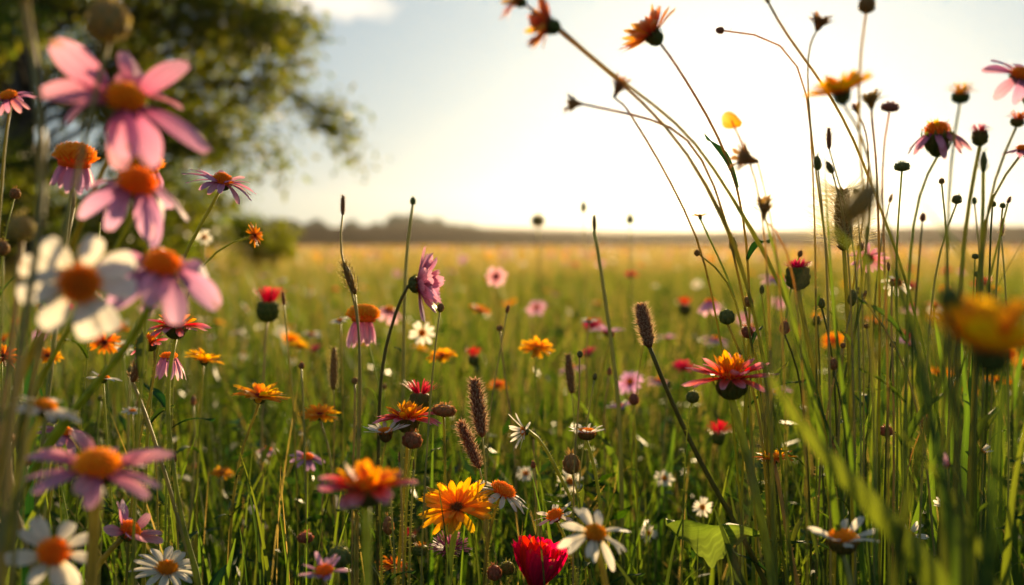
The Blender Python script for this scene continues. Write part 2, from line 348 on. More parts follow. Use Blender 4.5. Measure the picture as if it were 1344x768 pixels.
def add_leafs(root, path_pts, n, size, mat='leaf', lo=.3, hi=.85):
    for i in range(n):
        t = rnd.uniform(lo, hi); path = path_pts if len(path_pts) > 20 else smooth_path(path_pts, 40); p = path[int(t * (len(path) - 1))]
        a = rnd.random() * 6.28; sz = size * rnd.uniform(.7, 1.2); g = petal_geo(sz, sz * rnd.uniform(.12, .2), rnd.uniform(.1, .6), .3, 0, .1, 8, 4, basew=.35, wav=.02)
        b = MB(); b.add(*g)
        st = next((c for c in root.children if c.name.split('.')[0] == 'stem'), None)
        o = link('leaf', b.mesh('leaf', M[mat]), None, Matrix.Translation(p) @ Matrix.Rotation(a, 4, 'Z') @ Matrix.Rotation(R(-rnd.uniform(35, 70)), 4, 'Y'))
        if st: o.parent = st          # the stem's own frame is the world's
        else: o.matrix_basis = root.matrix_basis.inverted() @ o.matrix_basis; o.parent = root
def flower(kind, name, cat, label, px, py, wpx, d, face, stem, group=None, smat='stem', sr=None, leaves=0, merged=None, anchor=None, dbot=None, dens=1., **kw):
    Rr = wpx * d / F / 2
    pos = P(px, py, d)
    z = D(*face, pos)
    if merged is None: merged = wpx < 38 or d > 1.05
    way = finish_way(pos, ground_way(stem, d, dbot))
    root = thing(name, label, cat, tuple(way[-1]), group)
    att = add_head(root, kind, pos, z, Rr, merged, dens=dens, **kw)
    r = sr * d / F / 2 if sr else max(.0009, Rr * .055)
    pts = [att, att - z * min(Rr * .35, .008)] + way
    b = MB(); curved_stem(b, pts[0], None, pts[1:], r * .85, r * 1.15, hairs=(420 if (.66 < d < .9 and not merged) else 0), nodes=(rnd.uniform(.4, .7),))
    link('stem', b.mesh('stem', M[smat]), root)
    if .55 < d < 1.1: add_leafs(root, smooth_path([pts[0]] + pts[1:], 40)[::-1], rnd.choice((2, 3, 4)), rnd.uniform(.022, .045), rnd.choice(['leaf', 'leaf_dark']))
    if anchor: ANCH.append((px, py, anchor))
    return root
def tuft(name, cat, label, px, py, wpx, d, face, stem, mat='crimson', calmat='calyx', n=70, fl=1.0, ball=(.78, .85), group=None, smat='stem', sr=None, flare=38, anchor=None, name2='florets'):
    """thistle-like head: ridged green ball with a brush of florets"""
    Rr = wpx * d / F / 2; pos = P(px, py, d); z = D(*face, pos); way = finish_way(pos, ground_way(stem, d))
    root = thing(name, label, cat, tuple(way[-1]), group); H = frame(pos, z)
    br, bh = ball[0] * Rr, ball[1] * Rr * 2
    b = MB(); prof = [(br * .18, -bh), (br * .6, -bh * .93), (br * .9, -bh * .72), (br, -bh * .45), (br * .9, -bh * .15), (br * .72, 0)]
    lathe(b, prof, 32, None, .045, 9)
    for row in range(3):
        for i in range(12):
            a = (i + row * .5) / 12 * 6.283; g = petal_geo(bh * .34, br * .42, -.2, -.2, 0, .1, 3, 2)
            rr = br * (.74, .98, .97)[row]
            b.add(*g, mat=Matrix.Rotation(a, 4, 'Z') @ Matrix.Translation((rr, 0, -bh * (.86 - .28 * row))) @ Matrix.Rotation(R(-(52, 74, 92)[row]), 4, 'Y'))
    link('calyx', b.mesh('calyx', M[calmat]), root, H)
    b = MB()
    for i in range(n):
        q = math.sqrt(rnd.random()); a = rnd.random() * 6.283; el = 90 - q * flare - rnd.uniform(0, 6)
        g = petal_geo(Rr * fl * rnd.uniform(.7, 1.1), Rr * .07, rnd.uniform(0, .2), 0, .04, .9, 4, 1, basew=.5)
        b.add(*g, mat=Matrix.Rotation(a, 4, 'Z') @ Matrix.Translation((br * .7 * q, 0, -bh * .03)) @ Matrix.Rotation(R(-el), 4, 'Y'))
    link(name2, b.mesh(name2, M[mat]), root, H)
    r = sr * d / F / 2 if sr else max(.0009, Rr * .07)
    b = MB(); curved_stem(b, pos - z * bh * .95, None, [pos - z * (bh + .006)] + way, r * .85, r * 1.15, hairs=200 if .66 < d < .9 else 0)
    link('stem', b.mesh('stem', M[smat]), root)
    if anchor: ANCH.append((px, py, anchor))
    return root
def cup_mesh(mb, r, h, mat, n=9):
    prof = [(r * .12, 0), (r * .30, h * .15), (r * .48, h * .38), (r * .66, h * .62), (r * .60, h * .66)]
    lathe(mb, prof, 14, mat, .05, 7)
    for row in range(2):
        for i in range(n):
            a = (i + row * .5) / n * 6.283 + rnd.uniform(-.2, .2); g = petal_geo(h * rnd.uniform(.4, .62), r * .5, rnd.uniform(.0, .4), .2, 0, .2, 4, 2)
            mb.add(*g, mat=mat @ Matrix.Rotation(a, 4, 'Z') @ Matrix.Translation((r * .56, 0, h * (.52 - .2 * row))) @ Matrix.Rotation(R(-rnd.uniform(38, 72)), 4, 'Y'))
def bud_mesh(mb, r, h, mat, spiky=0, hair=0):
    prof = [(r * .2, 0), (r * .62, h * .08), (r * .93, h * .28), (r, h * .5), (r * .86, h * .74), (r * .5, h * .93), (r * .15, h)]
    lathe(mb, prof, 16, mat, .04, 8)
    for row in range(3):
        for i in range(8):
            a = (i + row * .5) / 8 * 6.283; g = petal_geo(h * .42, r * .6, -.15, -.2, 0, .12, 3, 2)
            mb.add(*g, mat=mat @ Matrix.Rotation(a, 4, 'Z') @ Matrix.Translation((r * (.78, 1.0, .92)[row], 0, h * (.1 + .26 * row))) @ Matrix.Rotation(R(-(62, 86, 108)[row]), 4, 'Y'))
    for i in range(spiky):
        a = rnd.random() * 6.283; g = petal_geo(h * rnd.uniform(.3, .55), r * .10, rnd.uniform(-.1, .2), 0, 0, .3, 3, 1)
        mb.add(*g, mat=mat @ Matrix.Rotation(a, 4, 'Z') @ Matrix.Translation((r * rnd.uniform(.1, .6), 0, h * .85)) @ Matrix.Rotation(R(-rnd.uniform(50, 88)), 4, 'Y'))
    for i in range(hair):
        a = rnd.random() * 6.283; zz = rnd.random(); rr = r * math.sin(math.pi * (zz * .8 + .15)) ** .5
        q = Vector((rr * math.cos(a), rr * math.sin(a), h * zz)); o = Vector((math.cos(a), math.sin(a), .4)) * r * rnd.uniform(.15, .35)
        sd = Vector((-math.sin(a), math.cos(a), 0)) * .00014
        mb.add([q - sd, q + sd, q + o], [(0, 1, 2)], [(0, 1)] * 3, mat)
def bud(label, px, py, wpx, hpx, d, face, stem, mat='bud', spiky=10, group=None, smat='stem', sr=None, name='flower_bud', cat='bud', hair=None, cup=False):
    pos = P(px, py, d); z = D(*face, pos); r = wpx * d / F / 2; h = hpx * d / F
    way = finish_way(pos, ground_way(stem, d)); root = thing(name, label, cat, tuple(way[-1]), group)
    base = pos - z * h * .5
    b = MB()
    if cup: cup_mesh(b, r, h, Matrix())
    else: bud_mesh(b, r, h, Matrix(), spiky, (150 if .66 < d < .9 else 0) if hair is None else hair)
    link('bud_head', b.mesh('bud_head', M[mat]), root, frame(base, z))
    sr_ = sr * d / F / 2 if sr else max(.0006, r * .13)
    b = MB(); curved_stem(b, base + z * h * .04, None, [base - z * .004] + way, sr_ * .8, sr_ * 1.3, hairs=160 if .66 < d < .9 else 0)
    link('stem', b.mesh('stem', M[smat]), root)
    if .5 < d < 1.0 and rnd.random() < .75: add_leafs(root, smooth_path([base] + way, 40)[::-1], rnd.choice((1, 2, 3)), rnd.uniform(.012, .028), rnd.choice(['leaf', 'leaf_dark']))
    return root
def spike(label, px, py, wpx, hpx, d, face, stem, mat='seed', group=None, smat='stem_dark', sr=None, loose=0., n=260, name='seed_head_stalk', cat='seed head', bracts=0, awn=1.):
    pos = P(px, py, d); z = D(*face, pos); r = wpx * d / F / 2; h = hpx * d / F
    way = finish_way(pos, ground_way(stem, d)); root = thing(name, label, cat, tuple(way[-1]), group)
    b = MB(); prof = [(r * .2, 0)] + [(r * .72 * math.sin(math.pi * (.12 + .80 * t)) ** .6, h * t) for t in [i / 8 for i in range(1, 9)]]
    lathe(b, prof, 10, None)
    b.uv = [(u, .2) for u, v in b.uv]
    for i in range(n):
        t = (i + .5) / n; a = i * 2.39996 + rnd.uniform(-.2, .2); rr = r * .62 * max(.1, math.sin(math.pi * (.1 + .82 * t))) ** .6 * (1 + loose * rnd.random())
        sc_ = min(r, .0052); g = petal_geo(sc_ * rnd.uniform(.55, .95) * (1 + loose), sc_ * .30, -.15, .3, 0, .15, 3, 2)
        Mx = Matrix.Rotation(a, 4, 'Z') @ Matrix.Translation((rr, 0, h * t * .98)) @ Matrix.Rotation(R(-rnd.uniform(38, 68)), 4, 'Y')
        b.add(*g, mat=Mx)
        if rnd.random() < .8:
            l = r * rnd.uniform(.3, .7) * awn; q = Mx @ Vector((r * .6, 0, 0)); o = Vector((math.cos(a), math.sin(a), rnd.uniform(0, 1))) * l
            b.add([q - Vector((0, 0, .00016)), q + Vector((0, 0, .00016)), q + o], [(0, 1, 2)], [(0, 1)] * 3)
    base = pos - z * h * .5
    link('seed_head', b.mesh('seed_head', M[mat]), root, frame(base, z))
    sr_ = sr * d / F / 2 if sr else max(.0006, r * .13)
    b = MB(); curved_stem(b, base + z * h * .03, None, [base - z * .006] + way, sr_ * .75, sr_ * 1.3, hairs=260 if .66 < d < .9 else 0)
    link('stem', b.mesh('stem', M[smat]), root)
    for i in range(bracts):
        g = petal_geo(r * 1.6, r * .35, -.2, .3, 0, .1, 4, 2); bb = MB(); bb.add(*g)
        link('bract', bb.mesh('bract', M['leaf_dark']), root, frame(base - z * .003 * (i % 2), z, i * 2.1) @ Matrix.Rotation(R(-45), 4, 'Y'))
    return root
def blade(label, pts, wpx, d, mat='blade', group=None, name='grass_blade', cat='grass blade', face=None, d2=None, tip=.04):
    """broad blade from tip (first point) down to the soil; folded along its midrib"""
    n_ = len(pts)
    w_ = [P(x, y, d + ((d2 or d) - d) * i / (n_ - 1)) for i, (x, y) in enumerate(pts)]
    way = finish_way(w_[0], w_[1:])
    path = smooth_path([w_[0]] + way, 32)[::-1]; W = wpx * d / F
    vs = []; uv = []; n = len(path)
    zloc = sum(((path[i] - path[i - 1]).length for i in range(1, n)), 0)
    for i, p in enumerate(path):
        t = (path[min(i + 1, n - 1)] - path[max(i - 1, 0)]).normalized(); s = i / (n - 1)
        f = face or Vector((.25, -1, .1)); sd = t.cross(f).normalized(); nn = t.cross(sd)
        ww = W * .5 * min(1, (1 - s) * 2.6 + tip) ** .8 * (.55 + .45 * min(1, s * 3))
        for u in (-1, -.5, 0, .5, 1):
            vs.append(p + sd * ww * u + nn * ww * (.35 * abs(u)) ); uv.append(((u + 1) / 2, s))
    fs = [(i * 5 + j, i * 5 + j + 1, (i + 1) * 5 + j + 1, (i + 1) * 5 + j) for i in range(n - 1) for j in range(4)]
    b = MB(); b.add(vs, fs, uv)
    o = link(name, b.mesh(name, M[mat])); base = path[0]
    o.data.transform(Matrix.Translation(-base)); o.matrix_basis = Matrix.Translation(base)
    o['label'] = label; o['category'] = cat
    if group: o['group'] = group
    return o

# ------------------------------------------------------------------ ground, hills
def struct(o, kind='structure'): o['kind'] = kind; return o
def gz(x, y):
    s = min(1, max(0, (y - 75) / 150)); s = s * s * (3 - 2 * s)
    f = min(1, max(0, (y - 240) / 300))
    return s * (float(np.interp(x, [-300, -200, -45, -30, -15, 0, 20, 52, 84, 150, 300], [2.5, 3.0, 3.2, 3.6, 3.5, 3.0, 2.3, 2.8, 3.5, 4.6, 4.0])) + .3) * (1 - f * .6) - .3 * min(1, max(0, (y - 45) / 20)) + .03 * noise.noise(Vector((x * .5, y * .5, 0)))
def ground_mat():
    m = bpy.data.materials.new('meadow_ground'); m.use_nodes = True; t = m.node_tree; L = t.links.new; p = t.nodes['Principled BSDF']
    g = N(t, 'ShaderNodeNewGeometry'); s = N(t, 'ShaderNodeSeparateXYZ'); L(g.outputs['Position'], s.inputs[0])
    mp = N(t, 'ShaderNodeMapping'); mp.inputs['Scale'].default_value = (.012, .035, 1); L(g.outputs['Position'], mp.inputs[0])
    n1 = N(t, 'ShaderNodeTexNoise'); n1.inputs['Scale'].default_value = 1; n1.inputs['Detail'].default_value = 6; L(mp.outputs[0], n1.inputs['Vector'])
    n2 = N(t, 'ShaderNodeTexNoise'); n2.inputs['Scale'].default_value = 30; n2.inputs['Detail'].default_value = 6; L(g.outputs['Position'], n2.inputs['Vector'])
    near = N(t, 'ShaderNodeMix', data_type='RGBA'); L(n2.outputs[0], near.inputs[0]); near.inputs[6].default_value = (.02, .018, .01, 1); near.inputs[7].default_value = (.05, .06, .02, 1)
    far = N(t, 'ShaderNodeValToRGB'); L(n1.outputs[0], far.inputs[0])
    far.color_ramp.elements[0].position = .38; far.color_ramp.elements[0].color = (.055, .035, .016, 1)
    far.color_ramp.elements[1].position = .62; far.color_ramp.elements[1].color = (.12, .075, .03, 1)
    mr = N(t, 'ShaderNodeMapRange'); mr.inputs['From Min'].default_value = 30; mr.inputs['From Max'].default_value = 80; L(s.outputs[1], mr.inputs['Value'])
    mx = N(t, 'ShaderNodeMix', data_type='RGBA'); L(mr.outputs[0], mx.inputs[0]); L(near.outputs[2], mx.inputs[6]); L(far.outputs[0], mx.inputs[7])
    L(mx.outputs[2], p.inputs['Base Color']); p.inputs['Roughness'].default_value = .95; p.inputs['Specular IOR Level'].default_value = 0
    b = N(t, 'ShaderNodeBump'); b.inputs['Strength'].default_value = .6; b.inputs['Distance'].default_value = .02; L(n2.outputs[0], b.inputs['Height']); L(b.outputs[0], p.inputs['Normal'])
    return m
ys = np.concatenate([np.linspace(-20, 60, 41), np.linspace(64, 320, 65), np.array([360, 450, 600, 900, 1400, 2500])])
xs = np.concatenate([np.array([-2500, -1400, -800, -450]), np.linspace(-300, 300, 61), np.array([450, 800, 1400, 2500])])
v = [(x, y, gz(x, y)) for y in ys for x in xs]; k = len(xs)
f = [(i * k + j, i * k + j + 1, (i + 1) * k + j + 1, (i + 1) * k + j) for i in range(len(ys) - 1) for j in range(k - 1)]
me = bpy.data.meshes.new('ground'); me.from_pydata([tuple(map(float, q)) for q in v], [], f); me.materials.append(ground_mat())
me.polygons.foreach_set('use_smooth', np.full(len(me.polygons), True))
struct(link('ground', me))
def hill(name, x0, x1, y, zf, col, depth=120):
    n = 90; b = MB(); vs = []; uv = []
    for j in range(7):
        for i in range(n + 1):
            x = x0 + (x1 - x0) * i / n; s = j / 6; zz = zf(x) * math.sin(math.pi * min(1, .02 + s * .7)) ** .8 - 1
            vs.append((x, y + depth * s, zz)); uv.append((i / n * 40, .5))
    fs = [(j * (n + 1) + i, j * (n + 1) + i + 1, (j + 1) * (n + 1) + i + 1, (j + 1) * (n + 1) + i) for j in range(6) for i in range(n)]
    b.add(vs, fs, uv)
    return struct(link(name, b.mesh(name, S(name + '_cover', [(0, col), (1, col)], 0, .9, .35, (3, 3)))))
hill('hills', -700, 900, 650, lambda x: 9 + 3.5 * math.sin(x * .006 + 2.2) + 7 * max(0, min(1, (x - 130) / 160)) + 1.2 * noise.noise(Vector((x * .02, 3, 0))), (.10, .10, .07))

# the evening air: far things fade into it
hb = MB(); hx0, hx1, hy0, hy1, hz0, hz1 = -900, 1000, -60, 900, -1.6, 40
hb.add([(x, y, z) for z in (hz0, hz1) for y in (hy0, hy1) for x in (hx0, hx1)], [(0, 2, 3, 1), (4, 5, 7, 6), (0, 1, 5, 4), (2, 6, 7, 3), (0, 4, 6, 2), (1, 3, 7, 5)], [(0, 0)] * 8)
hm = bpy.data.materials.new('haze'); hm.use_nodes = True; t = hm.node_tree; t.nodes.clear()
pv = N(t, 'ShaderNodeVolumePrincipled'); o_ = N(t, 'ShaderNodeOutputMaterial'); pv.inputs['Color'].default_value = (.95, .93, .90, 1)
pv.inputs['Density'].default_value = .00013; pv.inputs['Anisotropy'].default_value = .76; t.links.new(pv.outputs[0], o_.inputs['Volume'])
hz = link('haze', hb.mesh('haze', hm, False)); hz['kind'] = 'stuff'; hz['label'] = 'thin golden evening haze over the meadow'; hz['category'] = 'haze'

# far wood on the ridge: a mass of crowns
def leaf_cloud(centers, per, lsize, name, mat, rs, tones):
    """centers: (x,y,z,rx,rz, tone) crowns filled with small leaf faces"""
    P_, T_ = [], []
    for (x, y, z, rx, rz, tn) in centers:
        n = per; dvec = rs.normal(size=(n, 3)); dvec /= np.linalg.norm(dvec, axis=1)[:, None]
        rad = rs.uniform(.55, 1.05, n) ** .7
        P_.append(dvec * rad[:, None] * np.array([rx, rx, rz]) + np.array([x, y, z])); T_.append(np.tile(np.array(tones[tn]), (n, 1)) * rs.uniform(.7, 1.3, (n, 1)))
    P_ = np.concatenate(P_); T_ = np.concatenate(T_)
    return leaf_faces(P_, T_, lsize, name, mat, rs)
def leaf_faces(Pn, T, lsize, name, mat, rs, parent=None, aspect=.45, mw=None):
    n = len(Pn)
    a = rs.normal(size=(n, 3)); a /= np.linalg.norm(a, axis=1)[:, None]; a[:, 2] -= .2
    b = np.cross(a, rs.normal(size=(n, 3))); b /= np.linalg.norm(b, axis=1)[:, None]
    s = (lsize * rs.uniform(.6, 1.3, n))[:, None]
    c = np.cross(a, b) * .12
    v = np.stack([Pn, Pn + a * s * .5 + b * s * aspect * .5 + c * s, Pn + a * s, Pn + a * s * .5 - b * s * aspect * .5 + c * s], 1).reshape(-1, 3)
    me = bpy.data.meshes.new(name)
    me.vertices.add(4 * n); me.vertices.foreach_set('co', v.astype(np.float32).ravel())
    me.loops.add(4 * n); me.loops.foreach_set('vertex_index', np.arange(4 * n, dtype=np.int32))
    me.polygons.add(n); me.polygons.foreach_set('loop_start', np.arange(0, 4 * n, 4, dtype=np.int32)); me.polygons.foreach_set('loop_total', np.full(n, 4, dtype=np.int32))
    ul = me.uv_layers.new(name='UVMap'); ul.data.foreach_set('uv', np.tile(np.array([[.5, 0], [1, .5], [.5, 1], [0, .5]], dtype=np.float32), (n, 1)).ravel())
    ca = me.color_attributes.new('tone', 'FLOAT_COLOR', 'POINT')
    ca.data.foreach_set('color', np.repeat(np.concatenate([T, np.ones((n, 1))], 1), 4, 0).astype(np.float32).ravel())
    me.materials.append(mat); me.update(); me.validate()
    return link(name, me, parent, mw)
TONES = [(.75, .9, .9), (.9, 1.0, .8), (1.3, 1.15, .6)]
cent = []
for i in range(95):
    x = nrs.uniform(-140, -9); px = 672 + x / 262 * F
    ty = np.interp(px, [0, 360, 400, 480, 500, 530, 560, 580, 600, 625], [284, 286, 289, 291, 287, 280, 284, 291, 298, 303]) + nrs.uniform(0, 8)
    y = 262 + nrs.uniform(-8, 14); z0 = gz(x, y); h = max(1.2, .5 + (318 - ty) / F * y - z0 + .3); r = max(1.4, h * .5)
    cent.append((x, y, z0 + h * .48, r * 1.15, h * .54, int(nrs.randint(0, 2))))
wd = leaf_cloud(cent, 900, .7, 'woodland', S('wood_leaf', [(0, (.035, .05, .02)), (1, (.05, .07, .03))], .2, .6, .3, (6, 2), attr=True, hue=0), nrs, TONES)
wd['kind'] = 'stuff'; wd['label'] = 'dark far-off wood along the ridge'; wd['category'] = 'wood'

# ------------------------------------------------------------------ the tree on the left, and the bushes below it
def tree(label, base, h, seed, lean, leafn, lsize, limbs, tr=.13, group=None, crown_tone=(1, 1, 1), name='tree'):
    rs = np.random.RandomState(seed); rr = random.Random(seed)
    root = thing(name, label, 'tree', base, group); Bv = Vector(base)
    b = MB(); path = spline([Bv, Bv + Vector((.05, 0, h * .3)), Bv + Vector((lean * .6, .1, h * .65)), Bv + Vector((lean, 0, h))], 14); tube(b, path, tr, tr * .25, 9)
    tips = []; segs = []
    def branch(p, d, l, r, lev):
        q1 = p + d * l * .5 + Vector((rr.uniform(-.1, .1), rr.uniform(-.1, .1), rr.uniform(-.02, .1))) * l
        q2 = p + d * l + Vector((0, 0, rr.uniform(-.12, .1) * l))
        pp = spline([p, q1, q2], 6); tube(b, pp, r, r * .35, 5)
        for q in pp[2:]: segs.append((q, lev))
        if lev >= 3 or l < .18: tips.append(q2); return
        for k in range(rr.choice((3, 4, 4))):
            t = rr.uniform(.35, 1); st = p.lerp(q1, t * 2) if t < .5 else q1.lerp(q2, t * 2 - 1)
            ax = Vector((rr.gauss(0, 1), rr.gauss(0, 1), rr.gauss(0, 1))).normalized()
            nd = (d + ax * .75).normalized(); branch(st, nd, l * rr.uniform(.42, .66), r * .45, lev + 1)
    for (tt, dx, dy, dz, l) in limbs:
        p = path[int(tt * 14)]; branch(p, Vector((dx, dy, dz)).normalized(), l, tr * .22, 1)
    link('trunk', b.mesh('trunk', M['bark']), root)
    pts = [];
    ws = np.array([{1: .25, 2: .8, 3: 1.0}[s[1]] for s in segs]); ws /= ws.sum()
    idx = rs.choice(len(segs), leafn, p=ws); base_ = np.array([tuple(s[0]) for s in segs])[idx]
    clump = rs.uniform(.55, 1.35, len(segs))[idx]
    pts = base_ + rs.normal(size=(leafn, 3)) * lsize * 1.15
    T = np.array(crown_tone)[None, :] * clump[:, None] * rs.uniform(.8, 1.2, (leafn, 1))
    T[:, 0] *= rs.uniform(.9, 1.35, leafn)
    leaf_faces(pts, T, lsize, 'crown', M['tree_leaf'], rs, root)
    return root
YT = 9.0
def lt(px, py, y): q = P(px, py, y); return q
lim = []
rr_ = random.Random(3)
for i in range(30):
    tt = rr_.uniform(.12, .95); a = rr_.uniform(0, 6.283); lim.append((tt, math.cos(a), math.sin(a), rr_.uniform(-.05, .6), rr_.uniform(1.1, 1.9) * (1.15 - tt * .4)))
lim += [(.42, 1, -.1, .12, 2.0), (.5, 1, 0, .35, 1.9), (.35, 1, .1, -.02, 1.7), (.6, 1, -.2, .5, 1.9), (.3, .9, -.3, .02, 1.6)]
tree('large leafy tree with backlit olive foliage spreading over the left side', (-4.25, 9.3, -.02), 4.6, 4, .3, 60000, .08, lim, tr=.16)
tree('dark tree trunk and crown half outside the left edge behind the flowers', (-5.4, 10.8, -.02), 4.8, 9, -.2, 30000, .08,
     [(rr_.uniform(.1, .9), math.cos(a), math.sin(a), rr_.uniform(-.2, .5), rr_.uniform(1, 1.8)) for a in [i * .45 for i in range(24)]], tr=.2, crown_tone=(.75, .85, .9))
def bush(label, x, y, rx, h, n, tone, seed, ls=.05):
    rs = np.random.RandomState(seed); root = thing('bush', label, 'bush', (x, y, 0))
    b = MB()
    for i in range(7):
        a = i * .9; tube(b, spline([Vector((x, y, 0)), Vector((x + math.cos(a) * rx * .4, y + math.sin(a) * rx * .4, h * .5)), Vector((x + math.cos(a) * rx * .7, y + math.sin(a) * rx * .6, h * .9))], 6), .012, .004, 5)
    link('stems', b.mesh('stems', M['bark']), root)
    nc = 30; cc = rs.normal(size=(nc, 3)) * np.array([rx * .42, rx * .42, h * .24]) + np.array([x, y, h * .52]); cc[:, 2] = np.clip(cc[:, 2], .05, h)
    p = cc[rs.randint(0, nc, n)] + rs.normal(size=(n, 3)) * rx * .14; p[:, 2] = np.abs(p[:, 2])
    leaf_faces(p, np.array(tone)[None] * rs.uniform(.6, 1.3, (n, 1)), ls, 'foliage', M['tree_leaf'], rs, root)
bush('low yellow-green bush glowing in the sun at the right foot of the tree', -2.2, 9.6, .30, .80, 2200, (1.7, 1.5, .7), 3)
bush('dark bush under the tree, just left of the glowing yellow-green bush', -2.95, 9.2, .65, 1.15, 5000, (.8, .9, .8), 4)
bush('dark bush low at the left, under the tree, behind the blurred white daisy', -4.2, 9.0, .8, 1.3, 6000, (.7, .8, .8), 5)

# ------------------------------------------------------------------ grass (nobody could count it)
def grass_zone(name, n, y0, y1, hmin, hmax, wid, segs, straw, seed, label, power=1.0, xmarg=.25, lo=.0, straw_col=(.42, .30, .10), green=(.095, .165, .02), hfun=None, keep=None):
    rs = np.random.RandomState(seed)
    # area-uniform in a widening wedge
    t = rs.uniform(0, 1, n); y = (y0 ** (power + 1) + t * (y1 ** (power + 1) - y0 ** (power + 1))) ** (1 / (power + 1))
    x = rs.uniform(-1, 1, n) * (y * (.50 + xmarg * .5) + .25)
    if keep is not None:
        k = keep(x, y, rs); x = x[k]; y = y[k]; n = len(x)
    # clumping
    x = x + .03 * np.sin(y * 40 + x * 31); y = y + .02 * np.sin(x * 57)
    patch = np.array([noise.noise(Vector((a * 1.3, b * 1.3, seed))) for a, b in zip(x, y)]) if n < 150000 else np.zeros(n)
    h = rs.uniform(hmin, hmax, n) * (1 + .35 * patch)
    if hfun is not None: h *= hfun(x, y)
    isstraw = rs.uniform(0, 1, n) < straw + .25 * patch
    h = np.where(isstraw, h * 1.12, h)
    ang = rs.uniform(0, 2 * np.pi, n); lean = rs.gamma(2.0, .13, n) * h; fa = rs.uniform(0, 2 * np.pi, n)
    wd = wid * rs.uniform(.5, 1.4, n) * np.where(isstraw, .45, 1) * (1 + .0 * y)
    ca, sa = np.cos(ang), np.sin(ang); cf, sf = np.cos(fa), np.sin(fa)
    V = []; UV = []
    for i in range(segs + 1):
        s = i / segs; q = s ** 1.8
        px = x + ca * lean * q; py = y + sa * lean * q; pz = h * (s - .18 * q * (lean / h)) - .005
        ww = wd * .5 * (1 - s) ** .6 * (.7 + .6 * s)
        if i == segs:
            V.append(np.stack([px, py, pz], 1)[:, None]); UV.append(np.full((n, 1, 2), 0.) + np.array([.5, 1]))
        else:
            V.append(np.stack([np.stack([px - cf * ww, py - sf * ww, pz], 1), np.stack([px + cf * ww, py + sf * ww, pz], 1)], 1))
            u = np.zeros((n, 2, 2)); u[:, 0, 0] = 0; u[:, 1, 0] = 1; u[:, :, 1] = s; UV.append(u)
    V = np.concatenate(V, 1); UV = np.concatenate(UV, 1); nv = V.shape[1]
    quads = [(2 * i, 2 * i + 1, 2 * i + 3, 2 * i + 2) for i in range(segs - 1)]; tri = (2 * segs - 2, 2 * segs - 1, 2 * segs)
    pat = [a for q in quads for a in q] + list(tri); ls = []; lt_ = []; c = 0
    for q in quads: ls.append(c); lt_.append(4); c += 4
    ls.append(c); lt_.append(3); c += 3
    idx = (np.arange(n)[:, None] * nv + np.array(pat)[None]).ravel()
    me = bpy.data.meshes.new(name); me.vertices.add(n * nv); me.vertices.foreach_set('co', V.astype(np.float32).ravel())
    me.loops.add(len(idx)); me.loops.foreach_set('vertex_index', idx.astype(np.int32))
    me.polygons.add(n * len(ls)); me.polygons.foreach_set('loop_start', (np.arange(n)[:, None] * c + np.array(ls)[None]).ravel().astype(np.int32))
    me.polygons.foreach_set('loop_total', np.tile(np.array(lt_, dtype=np.int32), n))
    me.polygons.foreach_set('use_smooth', np.full(n * len(ls), True))
    ul = me.uv_layers.new(name='UVMap'); ul.data.foreach_set('uv', UV.reshape(-1, 2)[idx].astype(np.float32).ravel())
    g = np.array(green); st = np.array(straw_col)
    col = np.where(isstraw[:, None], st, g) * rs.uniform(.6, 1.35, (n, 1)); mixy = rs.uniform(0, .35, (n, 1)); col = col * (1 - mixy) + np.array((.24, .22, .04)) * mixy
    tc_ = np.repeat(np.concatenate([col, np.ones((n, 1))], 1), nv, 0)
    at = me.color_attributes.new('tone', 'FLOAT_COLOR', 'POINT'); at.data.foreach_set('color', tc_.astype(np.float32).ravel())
    me.materials.append(M['grass']); me.update(); me.validate()
    o = link(name, me); o['kind'] = 'stuff'; o['label'] = label; o['category'] = 'grass'; return o
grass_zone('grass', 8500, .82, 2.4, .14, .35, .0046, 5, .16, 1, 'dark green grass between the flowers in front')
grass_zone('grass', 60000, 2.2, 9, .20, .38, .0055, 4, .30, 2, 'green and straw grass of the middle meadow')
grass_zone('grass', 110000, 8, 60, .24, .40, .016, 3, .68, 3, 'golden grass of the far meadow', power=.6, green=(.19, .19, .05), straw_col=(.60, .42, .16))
# low broad-leaved undergrowth among the grass
def undergrowth(name, n, y0, y1, seed, label, ls):
    rs = np.random.RandomState(seed); nc = n // 26
    cy = y0 * (y1 / y0) ** rs.uniform(0, 1, nc); cx = rs.uniform(-1, 1, nc) * (cy * .62 + .2); ch = rs.uniform(.10, .34, nc)
    k = rs.randint(0, nc, n); z = rs.uniform(.1, 1, n) * ch[k]
    p = np.stack([cx[k] + rs.normal(size=n) * .022, cy[k] + rs.normal(size=n) * .022, z], 1)
    T = np.array([(.8, 1.2, .7), (1.1, 1.1, .6), (.6, .95, .8)])[rs.randint(0, 3, nc)][k] * rs.uniform(.6, 1.3, (n, 1))
    o = leaf_faces(p, T, ls, name, S('weed_leaf', [(0, (.03, .05, .01)), (1, (.065, .085, .015))], .4, .5, .3, (6, 2), attr=True, hue=0), rs, aspect=.24); o['kind'] = 'stuff'; o['label'] = label; o['category'] = 'undergrowth'
undergrowth('undergrowth', 22000, .9, 3.2, 21, 'low leafy weeds between the near flowers', .030)
undergrowth('undergrowth', 30000, 3.0, 12, 22, 'low leafy weeds in the middle meadow', .045)
#HEROES
KO = [(18, .18, .82, .19, 8, .12, 'orange', 6, .05, .55), (12, .14, .62, .17, 26, .06, 'orange', 7, .05, .5)]
# ------------------------------------------------------------------ flowers of the left side
G1 = None
